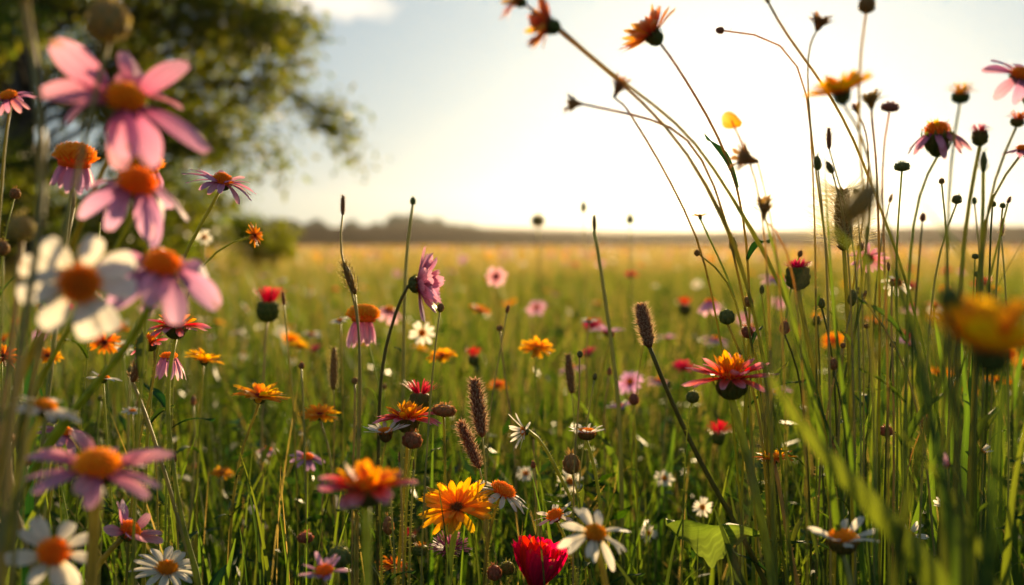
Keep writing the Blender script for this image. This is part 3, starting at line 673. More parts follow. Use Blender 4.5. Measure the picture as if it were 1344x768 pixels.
# top left
flower('broad_cone', 'coneflower', 'coneflower', 'very large blurred pink coneflower with few broad petals at the upper left', 164, 135, 225, .45, (.08, .80, .62),
       [(148, 190), (124, 250), (90, 330), (60, 420), (30, 560)], sr=11, dbot=.62, anchor='the largest blurred pink coneflower', rows=[(8, .18, .84, .38, 14, .26, 'pink', 17, .04, .6), (3, .18, .78, .34, -30, .2, 'pink', 12, .04, .6)], disc=(.20, .18, 'disc', 140))
bud('big round backlit green bud above the largest pink coneflower', 142, 28, 52, 54, .42, (0, 1, .1), [(136, 70), (126, 110), (112, 180), (80, 330), (40, 500)], spiky=26, sr=8, smat='stem_pale', mat='bud_pale')
bud('thick blurred green stalk with its bud cut off by the top left edge', 28, -26, 40, 50, .40, (-.15, 1, .1), [(35, 20), (48, 100), (60, 190), (56, 300), (20, 480)], sr=13, smat='stem_pale', name='tall_bud_stalk')
flower('coneflower', 'coneflower', 'coneflower', 'small pink coneflower on thin stem touching the left edge near the top', 12, 128, 78, .66, (-.25, .9, .25), [(10, 150), (3, 185), (5, 240), (-4, 300), (-10, 500)],
       rows=[(17, .2, .8, .20, -8, .2, 'pink', 9, .04, .5)])
flower('drooping', 'coneflower', 'coneflower', 'coneflower with tall orange cone and hanging lilac petals, left of its twin', 98, 212, 46, .64, (.08, 1, .16), [(94, 255), (86, 305), (76, 400), (62, 520), (50, 640)],
       smat='stem_pale', sr=6, anchor='the tall-coned coneflower', merged=False, rows=[(15, .62, 1.75, .55, -60, .16, 'lilac', 5, .03, .5)], disc=(.98, .85, 'disc', 330))
flower('drooping', 'coneflower', 'coneflower', 'coneflower with orange cone half hidden behind the second large blurred coneflower', 190, 220, 42, .62, (.1, 1, .12), [(192, 250), (196, 320), (192, 430), (180, 560)],
       merged=False, rows=[(14, .62, 1.5, .5, -55, .16, 'lilac', 6, .03, .5)], disc=(.95, .75, 'disc', 300))
flower('broad_cone', 'coneflower', 'coneflower', 'blurred pink coneflower with long hanging petals just below the largest one', 180, 245, 140, .48, (.1, .85, .5), [(172, 285), (148, 340), (90, 430), (20, 560)],
       sr=9, dbot=.62, rows=[(11, .28, .98, .38, -30, .34, 'lilac', 12, .02, .6)], disc=(.32, .26, 'disc', 170), anchor='the blurred coneflower with long petals')
flower('coneflower', 'coneflower', 'coneflower', 'sharp pink coneflower tilted right on curved stem against the tree', 291, 240, 92, .76, (.22, .92, .22), [(287, 262), (268, 285), (243, 328), (212, 420), (196, 520), (190, 640)],
       rows=[(14, .24, .80, .24, 2, .26, 'pink', 10, .03, .5), (6, .2, .55, .2, 28, .1, 'palepink', 10, .03, .5)], disc=(.25, .24, 'disc_y', 120), anchor='the sharp pink coneflower', smat='stem', leaves=0)
flower('broad_cone', 'coneflower', 'coneflower', 'blurred lilac-pink coneflower right of the large blurred white daisy', 212, 352, 165, .46, (.12, .85, .50), [(200, 395), (172, 450), (112, 520), (50, 600), (10, 700)],
       sr=13, dbot=.66, rows=[(10, .26, .82, .40, -10, .24, 'lilac', 13, .02, .6)], disc=(.26, .22, 'disc', 160), anchor='the blurred lilac-pink coneflower')
flower('broad_daisy', 'daisy', 'daisy', 'large blurred white daisy facing the camera on the left', 104, 373, 148, .42, (.05, .12, 1), [(80, 410), (42, 450), (12, 540), (-12, 680)], sr=15, smat='stem', dbot=.55, anchor='the large blurred white daisy')
bud('yellowish blurred bud near the left edge beside the large white daisy', 28, 300, 32, 34, .48, (0, 1, .2), [(27, 330), (24, 380), (12, 470), (-6, 600)], sr=9, smat='stem_pale', spiky=14, mat='bud_pale')
bud('small dark bud at the left edge, level with the yellowish bud', 4, 326, 15, 20, .62, (0, 1, .1), [(6, 345), (4, 380), (-2, 480)], mat='bud_brown')
bud('small brown bud above the yellowish bud at the left edge', 20, 254, 13, 14, .7, (.2, 1, .1), [(10, 278), (2, 330), (-5, 420)], mat='bud_brown')
bud('thin green hooked bud rising beside the large white daisy', 134, 282, 8, 20, .7, (.3, 1, .1), [(130, 305), (128, 340), (120, 420), (105, 560)])
flower('blanket', 'blanket_flower', 'blanket flower', 'blanket flower with red-orange centre and pink outer petals, left of the field', 231, 428, 84, .70, (.05, .97, .22), [(222, 470), (218, 530), (226, 610), (240, 690), (262, 765)],
       sr=6, anchor='the left blanket flower', smat='stem')
flower('blanket', 'blanket_flower', 'blanket flower', 'smaller orange blanket flower leaning left beside the larger left blanket flower', 196, 450, 56, .74, (-.5, .8, .25), [(210, 475), (200, 510), (185, 560), (170, 680)], merged=False)
flower('drooping', 'coneflower', 'coneflower', 'pale pink bell of hanging petals just under the left blanket flower', 222, 470, 40, .80, (.05, 1, .05), [(223, 510), (222, 560), (218, 640)], merged=False,
       rows=[(14, .5, 1.6, .5, -62, .12, 'palepink', 6, .03, .5)], disc=(.5, .3, 'disc', 80))
flower('marigold', 'marigold', 'marigold', 'blurred yellow marigold seen side-on below the left blanket flower', 268, 473, 54, .98, (.2, 1, .12), [(266, 500), (262, 560), (258, 650)], anchor='the side-on yellow marigold')
flower('marigold', 'marigold', 'marigold', 'blurred orange marigold behind the stem below the large white daisy', 137, 450, 46, 1.02, (.1, .6, .7), [(140, 480), (142, 540), (146, 640)], rows=KO)
flower('daisy', 'daisy', 'daisy', 'tiny blurred white daisy beside the orange marigold on the left', 162, 456, 28, 1.05, (.2, .6, .7), [(164, 480), (166, 540), (168, 640)])
flower('daisy', 'daisy', 'daisy', 'flat white daisy seen side-on under the large blurred white daisy', 136, 497, 46, .86, (.1, 1, .1), [(137, 520), (140, 570), (146, 660)], merged=False)
flower('marigold', 'marigold', 'marigold', 'orange marigold facing right near the foot of the tree', 334, 309, 34, .86, (.75, .3, .6), [(316, 310), (292, 318), (264, 344), (238, 400), (226, 500), (222, 620)], merged=False, rows=KO, anchor='the orange marigold by the tree')
flower('daisy', 'daisy', 'daisy', 'small blurred pale daisy under the tree, left of the orange marigold', 268, 312, 26, 1.3, (.1, .5, .8), [(269, 340), (270, 420), (272, 520)])
flower('marigold', 'marigold', 'marigold', 'orange marigold cut by the left edge below the large white daisy', 4, 468, 52, .8, (.3, .8, .5), [(4, 500), (2, 560), (-4, 660)], rows=KO)
flower('marigold', 'marigold', 'marigold', 'blurred yellow marigold between the left edge and the side-on white daisy', 62, 468, 40, 1.0, (.2, .8, .5), [(62, 500), (62, 560), (60, 660)])
flower('marigold', 'marigold', 'marigold', 'sharp yellow marigold on leaning stem left of the field centre', 341, 521, 74, .86, (.12, .95, .28), [(333, 548), (316, 592), (306, 650), (300, 740)], anchor='the leaning yellow marigold', merged=False)
flower('marigold', 'marigold', 'marigold', 'small yellow marigold right of the leaning one', 420, 545, 54, .96, (.05, .9, .35), [(428, 568), (434, 600), (440, 660), (444, 760)], smat='stem_pale', anchor='the small yellow marigold')
# lower left
flower('daisy', 'daisy', 'daisy', 'blurred white daisy tilted right near the left edge', 58, 535, 98, .50, (.30, .85, .25), [(42, 560), (24, 620), (8, 700)], sr=10, smat='stem', rows=[(13, .2, .8, .28, 2, .15, 'white', 8, .02, .6)], anchor='the tilted white daisy')
flower('coneflower', 'coneflower', 'coneflower', 'small pink coneflower tucked behind the big lower left one', 84, 568, 70, .65, (.25, .85, .45), [(76, 600), (66, 650), (56, 740)], rows=[(10, .22, .8, .38, -6, .25, 'pink', 10, .03, .6)])
flower('coneflower', 'coneflower', 'coneflower', 'big pink coneflower with orange centre at the lower left', 128, 618, 184, .47, (.04, .88, .40), [(123, 665), (122, 720), (118, 790)], sr=19, anchor='the big lower left coneflower',
       rows=[(13, .22, .82, .27, 8, .14, 'pink', 10, .03, .6)], disc=(.28, .24, 'disc', 200))
flower('coneflower', 'coneflower', 'coneflower', 'half-open pink coneflower tilted right above the low white daisy', 168, 699, 92, .68, (.62, .62, .42), [(150, 716), (128, 735), (110, 790)], rows=[(9, .22, .84, .34, 22, .02, 'pink', 13, .03, .6)], disc=(.28, .28, 'disc', 170), sr=8,
       anchor='the half-open pink coneflower')
flower('broad_daisy', 'daisy', 'daisy', 'broad-petalled white daisy in the bottom left corner', 70, 727, 116, .50, (.08, .55, .80), [(60, 765), (50, 800)], rows=[(9, .26, .74, .36, 6, .14, 'white', 9, .01, .75)], sr=12, anchor='the corner white daisy')
flower('daisy', 'daisy', 'daisy', 'narrow-petalled white daisy at the bottom, right of the half-open coneflower', 219, 748, 92, .70, (.10, .72, .55), [(222, 790), (224, 830)], anchor='the narrow-petalled white daisy')
bud('yellow hooked bud stalk arching at the left edge beside the corner daisy', 12, 575, 14, 14, .56, (-.2, 1, .2), [(8, 600), (14, 660), (34, 705), (48, 770)], mat='bud_brown', smat='stem_pale', sr=9)
bud('small orange blurred bud left of the big lower left coneflower', 36, 606, 10, 12, .6, (0, 1, .3), [(34, 620), (30, 680), (26, 760)], mat='bud_brown')
blade('upright green leaf blade with dry tip at the bottom, right of the narrow-petalled daisy', [(309, 707), (303, 735), (292, 775)], 20, .72)
blade('short green leaf blade behind the upright dry-tipped blade', [(316, 742), (308, 756), (302, 785)], 9, .73)
blade('broad green leaf blade leaning right behind the big lower left coneflower', [(72, 628), (50, 662), (28, 700), (12, 760)], 22, .62)
blade('dark ivy-like leaf hanging beside the large blurred white daisy', [(58, 528), (44, 488), (34, 455), (40, 430), (38, 520), (34, 600)], 22, .66, 'leaf_dark', name='leaf', cat='leaf')
blade('thin dark leaf arching from the blurred white daisy to the left edge', [(4, 395), (16, 410), (30, 440), (24, 560)], 8, .64, 'blade_dark')
spike('dry brown twisted seed head on a jointed stalk under the lilac coneflower', 178, 488, 14, 30, .72, (.3, 1, .1), [(186, 520), (196, 560), (210, 600), (224, 645), (240, 705), (262, 775)], n=40, loose=.8, smat='stem_pale', sr=6)
spike('pale slender grass stalk crossing the left side from the tall-coned coneflower down', 97, 262, 6, 22, .66, (.05, 1, 0), [(88, 300), (80, 370), (72, 450), (58, 560), (44, 700)], n=50, smat='stem_pale', sr=6)

flower('daisy', 'daisy', 'daisy', 'soft white daisy low behind the leaning stems, left of the left blanket flower stem', 174, 540, 30, .98, (.1, .9, .3), [(175, 570), (176, 640), (176, 760)])
flower('daisy', 'daisy', 'daisy', 'soft white daisy seen side-on at the left edge below the orange marigold', 20, 764, 48, .74, (.2, .9, .3), [(22, 790), (22, 820)], merged=False)
flower('marigold', 'marigold', 'marigold', 'soft yellow marigold between the big coneflower and the leaning marigold stem', 292, 622, 34, 1.15, (.1, .9, .35), [(292, 660), (290, 720), (288, 790)])
flower('coneflower', 'daisy', 'daisy', 'soft pale pink daisy low between the leaning marigold stem and the lilac daisy', 352, 590, 30, 1.2, (.1, .9, .35), [(352, 640), (350, 700), (350, 790)], rows=[(12, .22, .8, .3, -10, .15, 'palepink', 7, .03, .55)])
flower('daisy', 'daisy', 'daisy', 'soft white daisy in the dark grass below the leaning marigold', 338, 668, 26, 1.15, (-.1, .6, .7), [(338, 700), (336, 760), (336, 800)])
flower('marigold', 'marigold', 'marigold', 'blurred yellow marigold high in the field right of the orange marigold by the tree', 392, 455, 30, 1.5, (.1, .95, .3), [(392, 490), (390, 560), (390, 640)])
flower('daisy', 'daisy', 'daisy', 'soft white daisy deep in the grass between the poppy and the leaning plantain', 872, 628, 28, 1.1, (.1, .5, .8), [(872, 660), (870, 720), (870, 790)])
flower('daisy', 'daisy', 'daisy', 'soft white daisy half sunk in grass just above the red poppy and its daisy', 690, 622, 30, 1.1, (0, .7, .7), [(690, 660), (688, 720), (688, 790)])
# ------------------------------------------------------------------ flowers of the middle
flower('drooping', 'coneflower', 'coneflower', 'coneflower with rust-orange cone and hanging pale pink petals in mid meadow', 477, 418, 36, .95, (.03, 1, .05), [(488, 468), (497, 500), (500, 560), (504, 680)], merged=False, anchor='the mid-meadow drooping coneflower',
       rows=[(13, .55, 2.1, .62, -78, .06, 'palepink', 3, .03, .6)], disc=(.98, .8, 'disc', 330))
flower('coneflower', 'daisy', 'daisy', 'pink daisy seen from the side, facing right, on a hooked dark stem', 548, 373, 86, .86, (1, .12, .18), [(528, 392), (512, 430), (503, 465), (498, 520), (496, 640)], smat='stem_dark', anchor='the side-facing pink daisy', merged=False,
       rows=[(16, .16, 1.0, .44, 30, .04, 'pink', 8, .06, .7), (12, .14, .86, .38, 46, .03, 'pink', 8, .06, .65)], disc=(.2, .14, 'disc_y', 70), cal=(.26, .28))
tuft('crimson_flower', 'crimson flower', 'blurred crimson flower on pale stem left of the drooping coneflower', 352, 396, 46, 1.1, (.05, 1, .15), [(348, 440), (345, 520), (342, 640)], smat='stem_pale', anchor='the left crimson flower', n=60, ball=(.6, .6))
tuft('crimson_flower', 'crimson flower', 'crimson tufted flower just above the sharp blanket flower', 552, 516, 44, .82, (.1, 1, .1), [(550, 545), (545, 600), (538, 700)], anchor='the crimson tufted flower', n=90, ball=(.62, .62), flare=50)
spike('tall slender seed spike with dark tip, against the far hill', 450, 270, 8, 26, .86, (.02, 1, 0), [(447, 292), (442, 320), (448, 348), (460, 372), (470, 405), (474, 500), (470, 640)], sr=3.5, smat='stem_pale', n=70)
spike('small lumpy seed cluster below the tall spike at the hill', 459, 366, 14, 44, .86, (-.35, 1, 0), [(468, 395), (472, 440), (470, 560), (466, 700)], n=60, loose=.9, smat='stem_pale', sr=3)
bud('slender stalk with small dark bud against the sky right of the tall spike', 542, 264, 7, 11, .96, (0, 1, 0), [(538, 290), (532, 350), (530, 430), (528, 600)], sr=5, smat='stem_pale')
spike('tall blurred green stalk with dark tip at the horizon, centre of the field', 780, 293, 7, 20, .96, (-.02, 1, 0), [(784, 320), (791, 370), (800, 430), (812, 520), (816, 640)], sr=6, smat='stem_pale', n=60)
flower('daisy', 'daisy', 'daisy', 'pink blurred daisy facing the camera near the centre of the field', 651, 363, 31, 1.7, (.1, .25, 1), [(652, 400), (654, 470), (656, 560)], rows=[(12, .24, .76, .34, 4, .1, 'palepink', 6, .03, .6)], disc=(.3, .16, 'disc_dark', 60), anchor='the camera-facing pink daisy')
flower('daisy', 'daisy', 'daisy', 'blurred white daisy below the side-facing pink daisy', 554, 437, 36, 1.2, (.1, .1, 1), [(540, 470), (530, 520), (524, 600)], rows=[(10, .24, .76, .34, 4, .1, 'white', 9, .02, .6)], anchor='the mid-field white daisy')
flower('marigold', 'marigold', 'marigold', 'blurred yellow marigold tilted left in the middle of the meadow', 580, 468, 42, 1.12, (-.12, .9, .35), [(575, 500), (572, 560), (570, 650)], anchor='the mid-meadow yellow marigold')
flower('marigold', 'marigold', 'marigold', 'blurred yellow marigold in the meadow centre, right of the small red flower', 705, 458, 50, 1.1, (.1, .85, .45), [(704, 490), (702, 560), (700, 660)], anchor='the centre yellow marigold')
tuft('red_flower', 'red flower', 'small blurred red flower right of the mid-meadow yellow marigold', 622, 467, 28, 1.3, (0, 1, .2), [(620, 495), (618, 560), (616, 650)], mat='red', n=45, ball=(.5, .5), anchor='the small red flower')
flower('daisy', 'daisy', 'daisy', 'white daisy seen side-on beside the drooping coneflower', 446, 421, 28, 1.0, (-.2, .9, .3), [(448, 445), (450, 520), (450, 640)])
flower('coneflower', 'daisy', 'daisy', 'blurred pink daisy behind and right of the drooping coneflower', 511, 407, 42, 1.5, (.1, .8, .5), [(512, 440), (514, 520), (516, 620)], rows=[(11, .2, .8, .34, -30, .2, 'palepink', 6, .03, .6)])
flower('marigold', 'marigold', 'marigold', 'blurred orange marigold above the grass seed heads', 653, 506, 34, 1.4, (.1, .85, .45), [(652, 540), (650, 600), (650, 700)], rows=KO)
flower('blanket', 'blanket_flower', 'blanket flower', 'sharp blanket flower with yellow centre and pink side petals, mid left', 535, 549, 92, .765, (.03, .97, .20), [(537, 575), (532, 620), (526, 700), (522, 775)], anchor='the sharp mid blanket flower')
flower('daisy', 'daisy', 'daisy', 'white daisy seen side-on, tucked under the sharp mid blanket flower', 506, 568, 64, .745, (-.06, .97, .18), [(499, 595), (497, 640), (500, 720), (502, 775)], rows=[(16, .2, .84, .17, 26, .06, 'white', 7, .02, .5)], calmat='calyx_brown', cal=(.24, .40))
bud('brown bristly bud right below the sharp mid blanket flower', 541, 578, 25, 22, .75, (.2, 1, .1), [(536, 600), (534, 660), (530, 770)], mat='bud_brown', spiky=16)
bud('brown flat-topped bud beside the crimson tufted flower', 583, 539, 30, 16, .78, (.1, 1, .1), [(584, 560), (584, 620), (586, 720)], mat='bud_brown', spiky=20)
flower('blanket', 'blanket_flower', 'blanket flower', 'large blurred blanket flower with orange centre at the lower middle', 482, 640, 128, .50, (.05, .93, .34), [(481, 700), (482, 760), (482, 800)], sr=13, anchor='the large blurred blanket flower',
       rows=[(11, .24, .78, .30, 8, .10, 'coral', 13, .05, .6), (11, .22, .56, .26, 36, -.02, 'flame', 8, .03, .5), (6, .12, .40, .22, 60, 0, 'flame', 8, .03, .5)], cal=(.36, .40))
flower('marigold', 'marigold', 'marigold', 'large sharp golden marigold with dark centre at the lower middle', 600, 668, 108, .735, (-.10, .74, .60), [(593, 705), (590, 750), (588, 790)], sr=9, anchor='the large golden marigold',
       rows=[(22, .14, .86, .21, 10, .10, 'yellow', 5, .05, .6), (20, .12, .76, .19, 25, .04, 'yellow', 6, .05, .55)])
flower('coneflower', 'daisy', 'daisy', 'white daisy with large orange dome tilted right, behind the golden marigold', 659, 646, 76, .755, (.42, .82, .30), [(648, 672), (640, 710), (634, 775)], anchor='the domed white daisy',
       rows=[(19, .30, .78, .19, -6, .14, 'white', 9, .03, .5)], disc=(.38, .22, 'disc', 230), calmat='calyx_brown')
flower('coneflower', 'daisy', 'daisy', 'blurred lilac daisy left of the large blurred blanket flower', 404, 601, 46, .98, (.05, .85, .5), [(404, 630), (404, 690), (400, 770)], rows=[(12, .24, .8, .30, -6, .15, 'lilac', 8, .03, .6)], disc=(.3, .16, 'disc', 80))
flower('coneflower', 'daisy', 'daisy', 'blurred lilac daisy with upright petals at the bottom, below the lilac one', 426, 752, 66, .60, (-.1, .8, .5), [(428, 790), (428, 830)], rows=[(11, .2, .85, .24, 20, .05, 'lilac', 12, .03, .6)], disc=(.34, .2, 'disc', 120))
bud('green bud with yellow tufted top at the bottom left of the blanket flower stem', 445, 731, 29, 28, .66, (.05, 1, .15), [(443, 765), (442, 800)], spiky=24)
tuft('yellow_bud_flower', 'marigold', 'small yellow half-open marigold bud left of the golden marigold stem', 552, 716, 20, .74, (.05, 1, .2), [(555, 745), (556, 790)], mat='orange', n=40, ball=(1.0, .7), fl=.6, flare=60)
tuft('thistle', 'thistle', 'shaggy magenta and white thistle behind the golden marigold stem', 590, 720, 46, .78, (.1, .9, .5), [(586, 750), (582, 800)], mat='thistle', n=130, ball=(.45, .3), flare=82, anchor='the shaggy thistle')
flower('marigold', 'marigold', 'marigold', 'blurred orange marigold low between the blanket flower stem and the thistle', 517, 743, 50, .90, (.2, .85, .45), [(516, 775), (514, 820)], rows=KO)
tuft('crimson_flower', 'crimson flower', 'dark blurred crimson flower behind the stems left of the golden marigold', 537, 703, 26, 1.1, (0, 1, .3), [(537, 740), (536, 800)], mat='crimson', n=40)
bud('small reddish bud at the bottom left of the red poppy', 649, 752, 18, 20, .75, (-.1, 1, .2), [(650, 775), (650, 800)], mat='bud_brown', spiky=18)
bud('small yellowish bud touching the left side of the red poppy', 666, 746, 18, 18, .77, (.1, 1, .2), [(664, 772), (662, 800)], mat='bud', spiky=18)
bud('small orange bud on thin stem left of the lower blanket flower', 401, 706, 20, 14, .86, (0, 1, .2), [(400, 730), (396, 790)], mat='bud_brown', spiky=16)
bud('fine reddish bud on stems behind the large blurred blanket flower', 510, 690, 13, 24, .76, (-.05, 1, .1), [(512, 710), (518, 740), (522, 790)], mat='bud_brown', spiky=12)
spike('dense brown grass seed head standing left of the curved white daisy', 628, 537, 18, 74, .76, (-.14, 1, .05), [(636, 590), (638, 640), (640, 720), (640, 780)], n=300, loose=.35, mat='seed', sr=3.5, smat='stem_pale', awn=1.3)
spike('second brown grass seed head leaning left, beside the dense one', 617, 585, 15, 64, .765, (-.42, 1, .05), [(634, 626), (638, 670), (640, 760)], n=260, loose=.35, mat='seed', sr=3, smat='stem_pale', awn=1.3)
spike('blurred brown seed spike between the crimson flower and the yellow marigold', 438, 484, 13, 56, 1.0, (.03, 1, 0), [(440, 525), (438, 600), (436, 700)], n=90, smat='stem_pale')
spike('blurred brown seed spike right of the centre yellow marigold', 748, 491, 15, 52, .98, (-.1, 1, 0), [(752, 530), (756, 600), (758, 700)], n=90, smat='stem_pale')
for i, (px, py, sx) in enumerate([(524, 600, 3), (543, 610, -3), (512, 640, 4)]):
    spike(['thin pale stalk nearest the sharp blanket flower stem, first of three', 'thin pale stalk under the bristly brown bud, rightmost of three', 'thin pale stalk under the side-on white daisy, leftmost of three'][i],
          px, py, 3, 14, .75, (0, 1, 0), [(px + sx, py + 50), (px + sx * 1.6, py + 110), (px + sx * 2, 790)], n=16, sr=3, smat='stem_pale', group='thin stalks under the blanket flower')
# lower centre right
flower('coneflower', 'daisy', 'daisy', 'small white daisy hanging left from a long curved green stem', 688, 566, 60, .76, (-.92, -.10, .32), [(703, 563), (716, 585), (728, 612), (748, 650), (766, 690), (778, 780)], sr=5, anchor='the hanging white daisy', merged=False,
       rows=[(15, .16, .84, .15, 34, .08, 'white', 9, .02, .5)], disc=(.2, .12, 'disc_y', 50), cal=(.2, .2))
flower('daisy', 'daisy', 'daisy', 'white daisy with cupped petals and orange-brown cup on a straight stem', 770, 568, 54, .76, (.04, .98, .16), [(777, 592), (784, 628), (790, 680), (792, 780)], sr=5, calmat='calyx_brown', cal=(.42, .36), merged=False,
       rows=[(18, .34, .68, .18, 24, .08, 'white', 7, .02, .5)], disc=(.36, .14, 'disc', 90), anchor='the cupped white daisy')
bud('hairy brown bud on thin stem between the two curved daisies', 750, 609, 21, 27, .755, (-.05, 1, .1), [(756, 632), (762, 660), (768, 720), (770, 790)], mat='bud_brown', spiky=26)
flower('daisy', 'daisy', 'daisy', 'white daisy facing up left, directly above the red poppy', 729, 678, 60, .75, (-.30, .82, .42), [(742, 700), (752, 735), (760, 790)], sr=5, calmat='calyx_brown', anchor='the daisy above the poppy', merged=False,
       rows=[(12, .24, .78, .20, 16, .08, 'white', 9, .02, .55)], disc=(.34, .22, 'disc', 110))
flower('daisy', 'daisy', 'daisy', 'large slightly blurred white daisy with ragged petals right of the red poppy', 781, 702, 100, .60, (.08, .70, .62), [(794, 740), (800, 800)], sr=9, anchor='the ragged white daisy',
       rows=[(12, .22, .82, .24, 2, .20, 'white', 14, .02, .55)], disc=(.26, .18, 'disc_y', 130))
# red poppy: a deep cup of broad pleated petals
KINDS['poppy'] = dict(rows=[(8, .16, 1.0, .62, 60, -.10, 'red', 10, .06, .95), (8, .10, .92, .54, 70, -.06, 'red', 11, .08, .95)], disc=(.16, .2, 'disc_dark', 60), cal=(.2, .2))
flower('poppy', 'poppy', 'poppy', 'bright red cup-shaped poppy at the bottom, right of centre', 703, 770, 118, .74, (.14, .97, .16), [(690, 800), (688, 830)], anchor='the red poppy', merged=False)
flower('daisy', 'daisy', 'daisy', 'blurred white daisy facing the camera behind the hairy brown bud', 748, 632, 36, 1.05, (0, .25, 1), [(750, 670), (752, 730), (752, 790)])
flower('daisy', 'daisy', 'daisy', 'blurred white daisy facing the camera above the horizontal leaf', 922, 666, 28, 1.0, (0, .2, 1), [(924, 700), (926, 780)])
flower('daisy', 'daisy', 'daisy', 'blurred white daisy low left of the horizontal leaf', 851, 700, 26, 1.05, (0, .3, 1), [(852, 730), (852, 790)])
tuft('red_flower', 'red flower', 'blurred red flower left of the tall blanket flower stem', 943, 568, 34, 1.12, (0, .9, .4), [(944, 600), (946, 690), (948, 780)], mat='red', n=60, ball=(.5, .5), flare=60, anchor='the low red flower')
tuft('red_flower', 'red flower', 'blurred red flower high in the field above the right blanket flower', 899, 400, 24, 1.7, (0, 1, .2), [(899, 430), (900, 520)], mat='red', n=40, ball=(.6, .6), anchor='the high red flower')
flower('daisy', 'daisy', 'daisy', 'blurred white daisy seen side-on on pale stem, centre of the field', 773, 421, 27, 1.1, (0, 1, .15), [(769, 450), (770, 520), (772, 640)], smat='stem_pale', anchor='the side-on white daisy')
bud('small hairy bud left of the right blanket flower cup', 909, 521, 16, 16, .74, (.1, 1, .1), [(903, 540), (900, 580), (896, 700)])
# leaning plantain, blanket flower, leaf
spike('sharp brown plantain spike on a long dark leaning stem, right of centre', 847, 429, 20, 56, .77, (-.22, 1, 0), [(860, 472), (872, 505), (893, 552), (918, 604), (945, 652), (985, 722), (1016, 790)], n=420, bracts=3, sr=7, loose=.05, awn=1.2)
flower('blanket', 'blanket_flower', 'blanket flower', 'large pink and yellow blanket flower on a green cup, right of centre', 960, 496, 122, .69, (-.02, .97, .24), [(972, 556), (984, 610), (1000, 680), (1016, 775)], sr=12, anchor='the right blanket flower',
       rows=[(14, .22, .80, .21, 6, .10, 'coral', 7, .04, .55), (13, .20, .66, .20, 26, .0, 'coral', 8, .04, .55), (12, .10, .50, .18, 58, -.02, 'flame', 8, .04, .45)], cal=(.33, .48))
flower('marigold', 'marigold', 'marigold', 'sharp flat orange marigold on a pale curved stem, right of the horizontal leaf', 1016, 601, 60, .75, (-.08, .97, .22), [(1022, 628), (1027, 665), (1036, 715), (1052, 790)], sr=6, smat='stem_pale', merged=False, anchor='the flat orange marigold',
       rows=[(16, .25, .75, .17, 4, .05, 'orange', 7, .05, .5), (12, .2, .5, .15, 30, .0, 'yellow', 7, .05, .5)], disc=(.3, .14, 'disc', 120))
bud('round green bud on a thin bent stem above the right blanket flower', 954, 416, 19, 20, .75, (-.1, 1, .1), [(958, 434), (966, 452), (980, 475), (1000, 560), (1010, 700)], spiky=0, sr=4, hair=240)
bud('spiky brown bud just right of the round green bud', 981, 436, 14, 16, .75, (-.5, 1, .1), [(990, 452), (998, 480), (1008, 600)], mat='bud_brown', spiky=22, sr=3.5)
bud('small tan bud above the spiky brown bud', 982, 396, 12, 14, .76, (-.5, 1, .1), [(992, 410), (1000, 440), (1008, 560)], mat='bud_brown', sr=3)
bud('oval backlit bud on the long leaning stem below the sun', 962, 320, 9, 20, .74, (-.2, 1, 0), [(970, 340), (988, 400), (1004, 480), (1016, 640)], sr=4)
flower('silhouette', 'yellow_daisy', 'daisy', 'small yellow daisy on a thin stem at the horizon, left of the sun stems', 919, 284, 24, .86, (-.1, 1, .1), [(926, 300), (938, 330), (957, 362), (978, 440), (986, 600)], rows=[(14, .24, .8, .24, 20, .05, 'yellow', 8, .04, .5)])
bud('tiny bud on a side branch below the small yellow horizon daisy', 915, 332, 8, 8, .8, (-.8, .5, 0), [(930, 338), (946, 350), (962, 372), (980, 460), (990, 620)], mat='bud_brown', sr=3)
bud('blurred pinkish seed head standing on the horizon, left of the tall centre stalk', 706, 290, 17, 15, 2.4, (0, 1, .1), [(708, 330), (710, 400), (712, 480)], mat='bud_pale', smat='stem_pale', spiky=14)
bud('blurred tiny bud on the horizon just right of the tall centre stalk', 827, 288, 9, 12, 1.6, (0, 1, 0), [(828, 330), (830, 400), (832, 480)], smat='stem_pale')
bud('faint pale bud on the horizon between the pinkish seed head and the centre stalk', 766, 272, 7, 14, 1.6, (0, 1, 0), [(767, 320), (769, 400), (770, 480)], smat='stem_pale', mat='bud_pale')
# the horizontal leaf
def hleaf():
    n = 26; pts = spline([P(876, 688, .77), P(915, 690, .74), P(955, 690, .73), P(1008, 706, .75)], n)
    vs = []; uv = []; dn = Vector((.1, -.45, -1)).normalized()
    for i, p in enumerate(pts):
        s = i / n; ww = .026 * (min(1, s / .42) ** .8 if s < .42 else max(0, 1 - (s - .42) / .58) ** 1.25) * (1 + .03 * math.sin(s * 70)) + .0006
        for j in range(7):
            u = j / 6; q = p + dn * ww * (u * 1.15 - .1) + Vector((0, .010 * math.sin(u * 3.1), .0025 * math.sin(u * 6 + s * 9) + .0012 * math.sin(s * 40) * u))
            vs.append(q); uv.append((s * .45 + u * .5, .2 + u * .6))
    fs = [(i * 7 + j, i * 7 + j + 1, (i + 1) * 7 + j + 1, (i + 1) * 7 + j) for i in range(n) for j in range(6)]
    g = P(1010, 706, .75); g0 = Vector((g.x + .04, g.y + .02, 0))
    root = thing('leafy_stalk', 'broad lit green leaf held level across a thin stalk, low right of centre', 'leaf', tuple(g0))
    b = MB(); b.add(vs, fs, uv); link('leaf', b.mesh('leaf', M['leaf_lit_tint']), root)
    b = MB(); tube(b, spline([g0, g0 + Vector((-.004, 0, .12)), P(1030, 745, .75), P(1000, 705, .75)], 24), .0016, .0009, 7, 120); link('stem', b.mesh('stem', M['stem']), root)
    add_leafs(root, [g0, g0 + Vector((-.004, 0, .12)), P(1030, 745, .75), P(1006, 708, .75)], 5, .055, 'leaf_lit_tint', .35, .95)
hleaf()
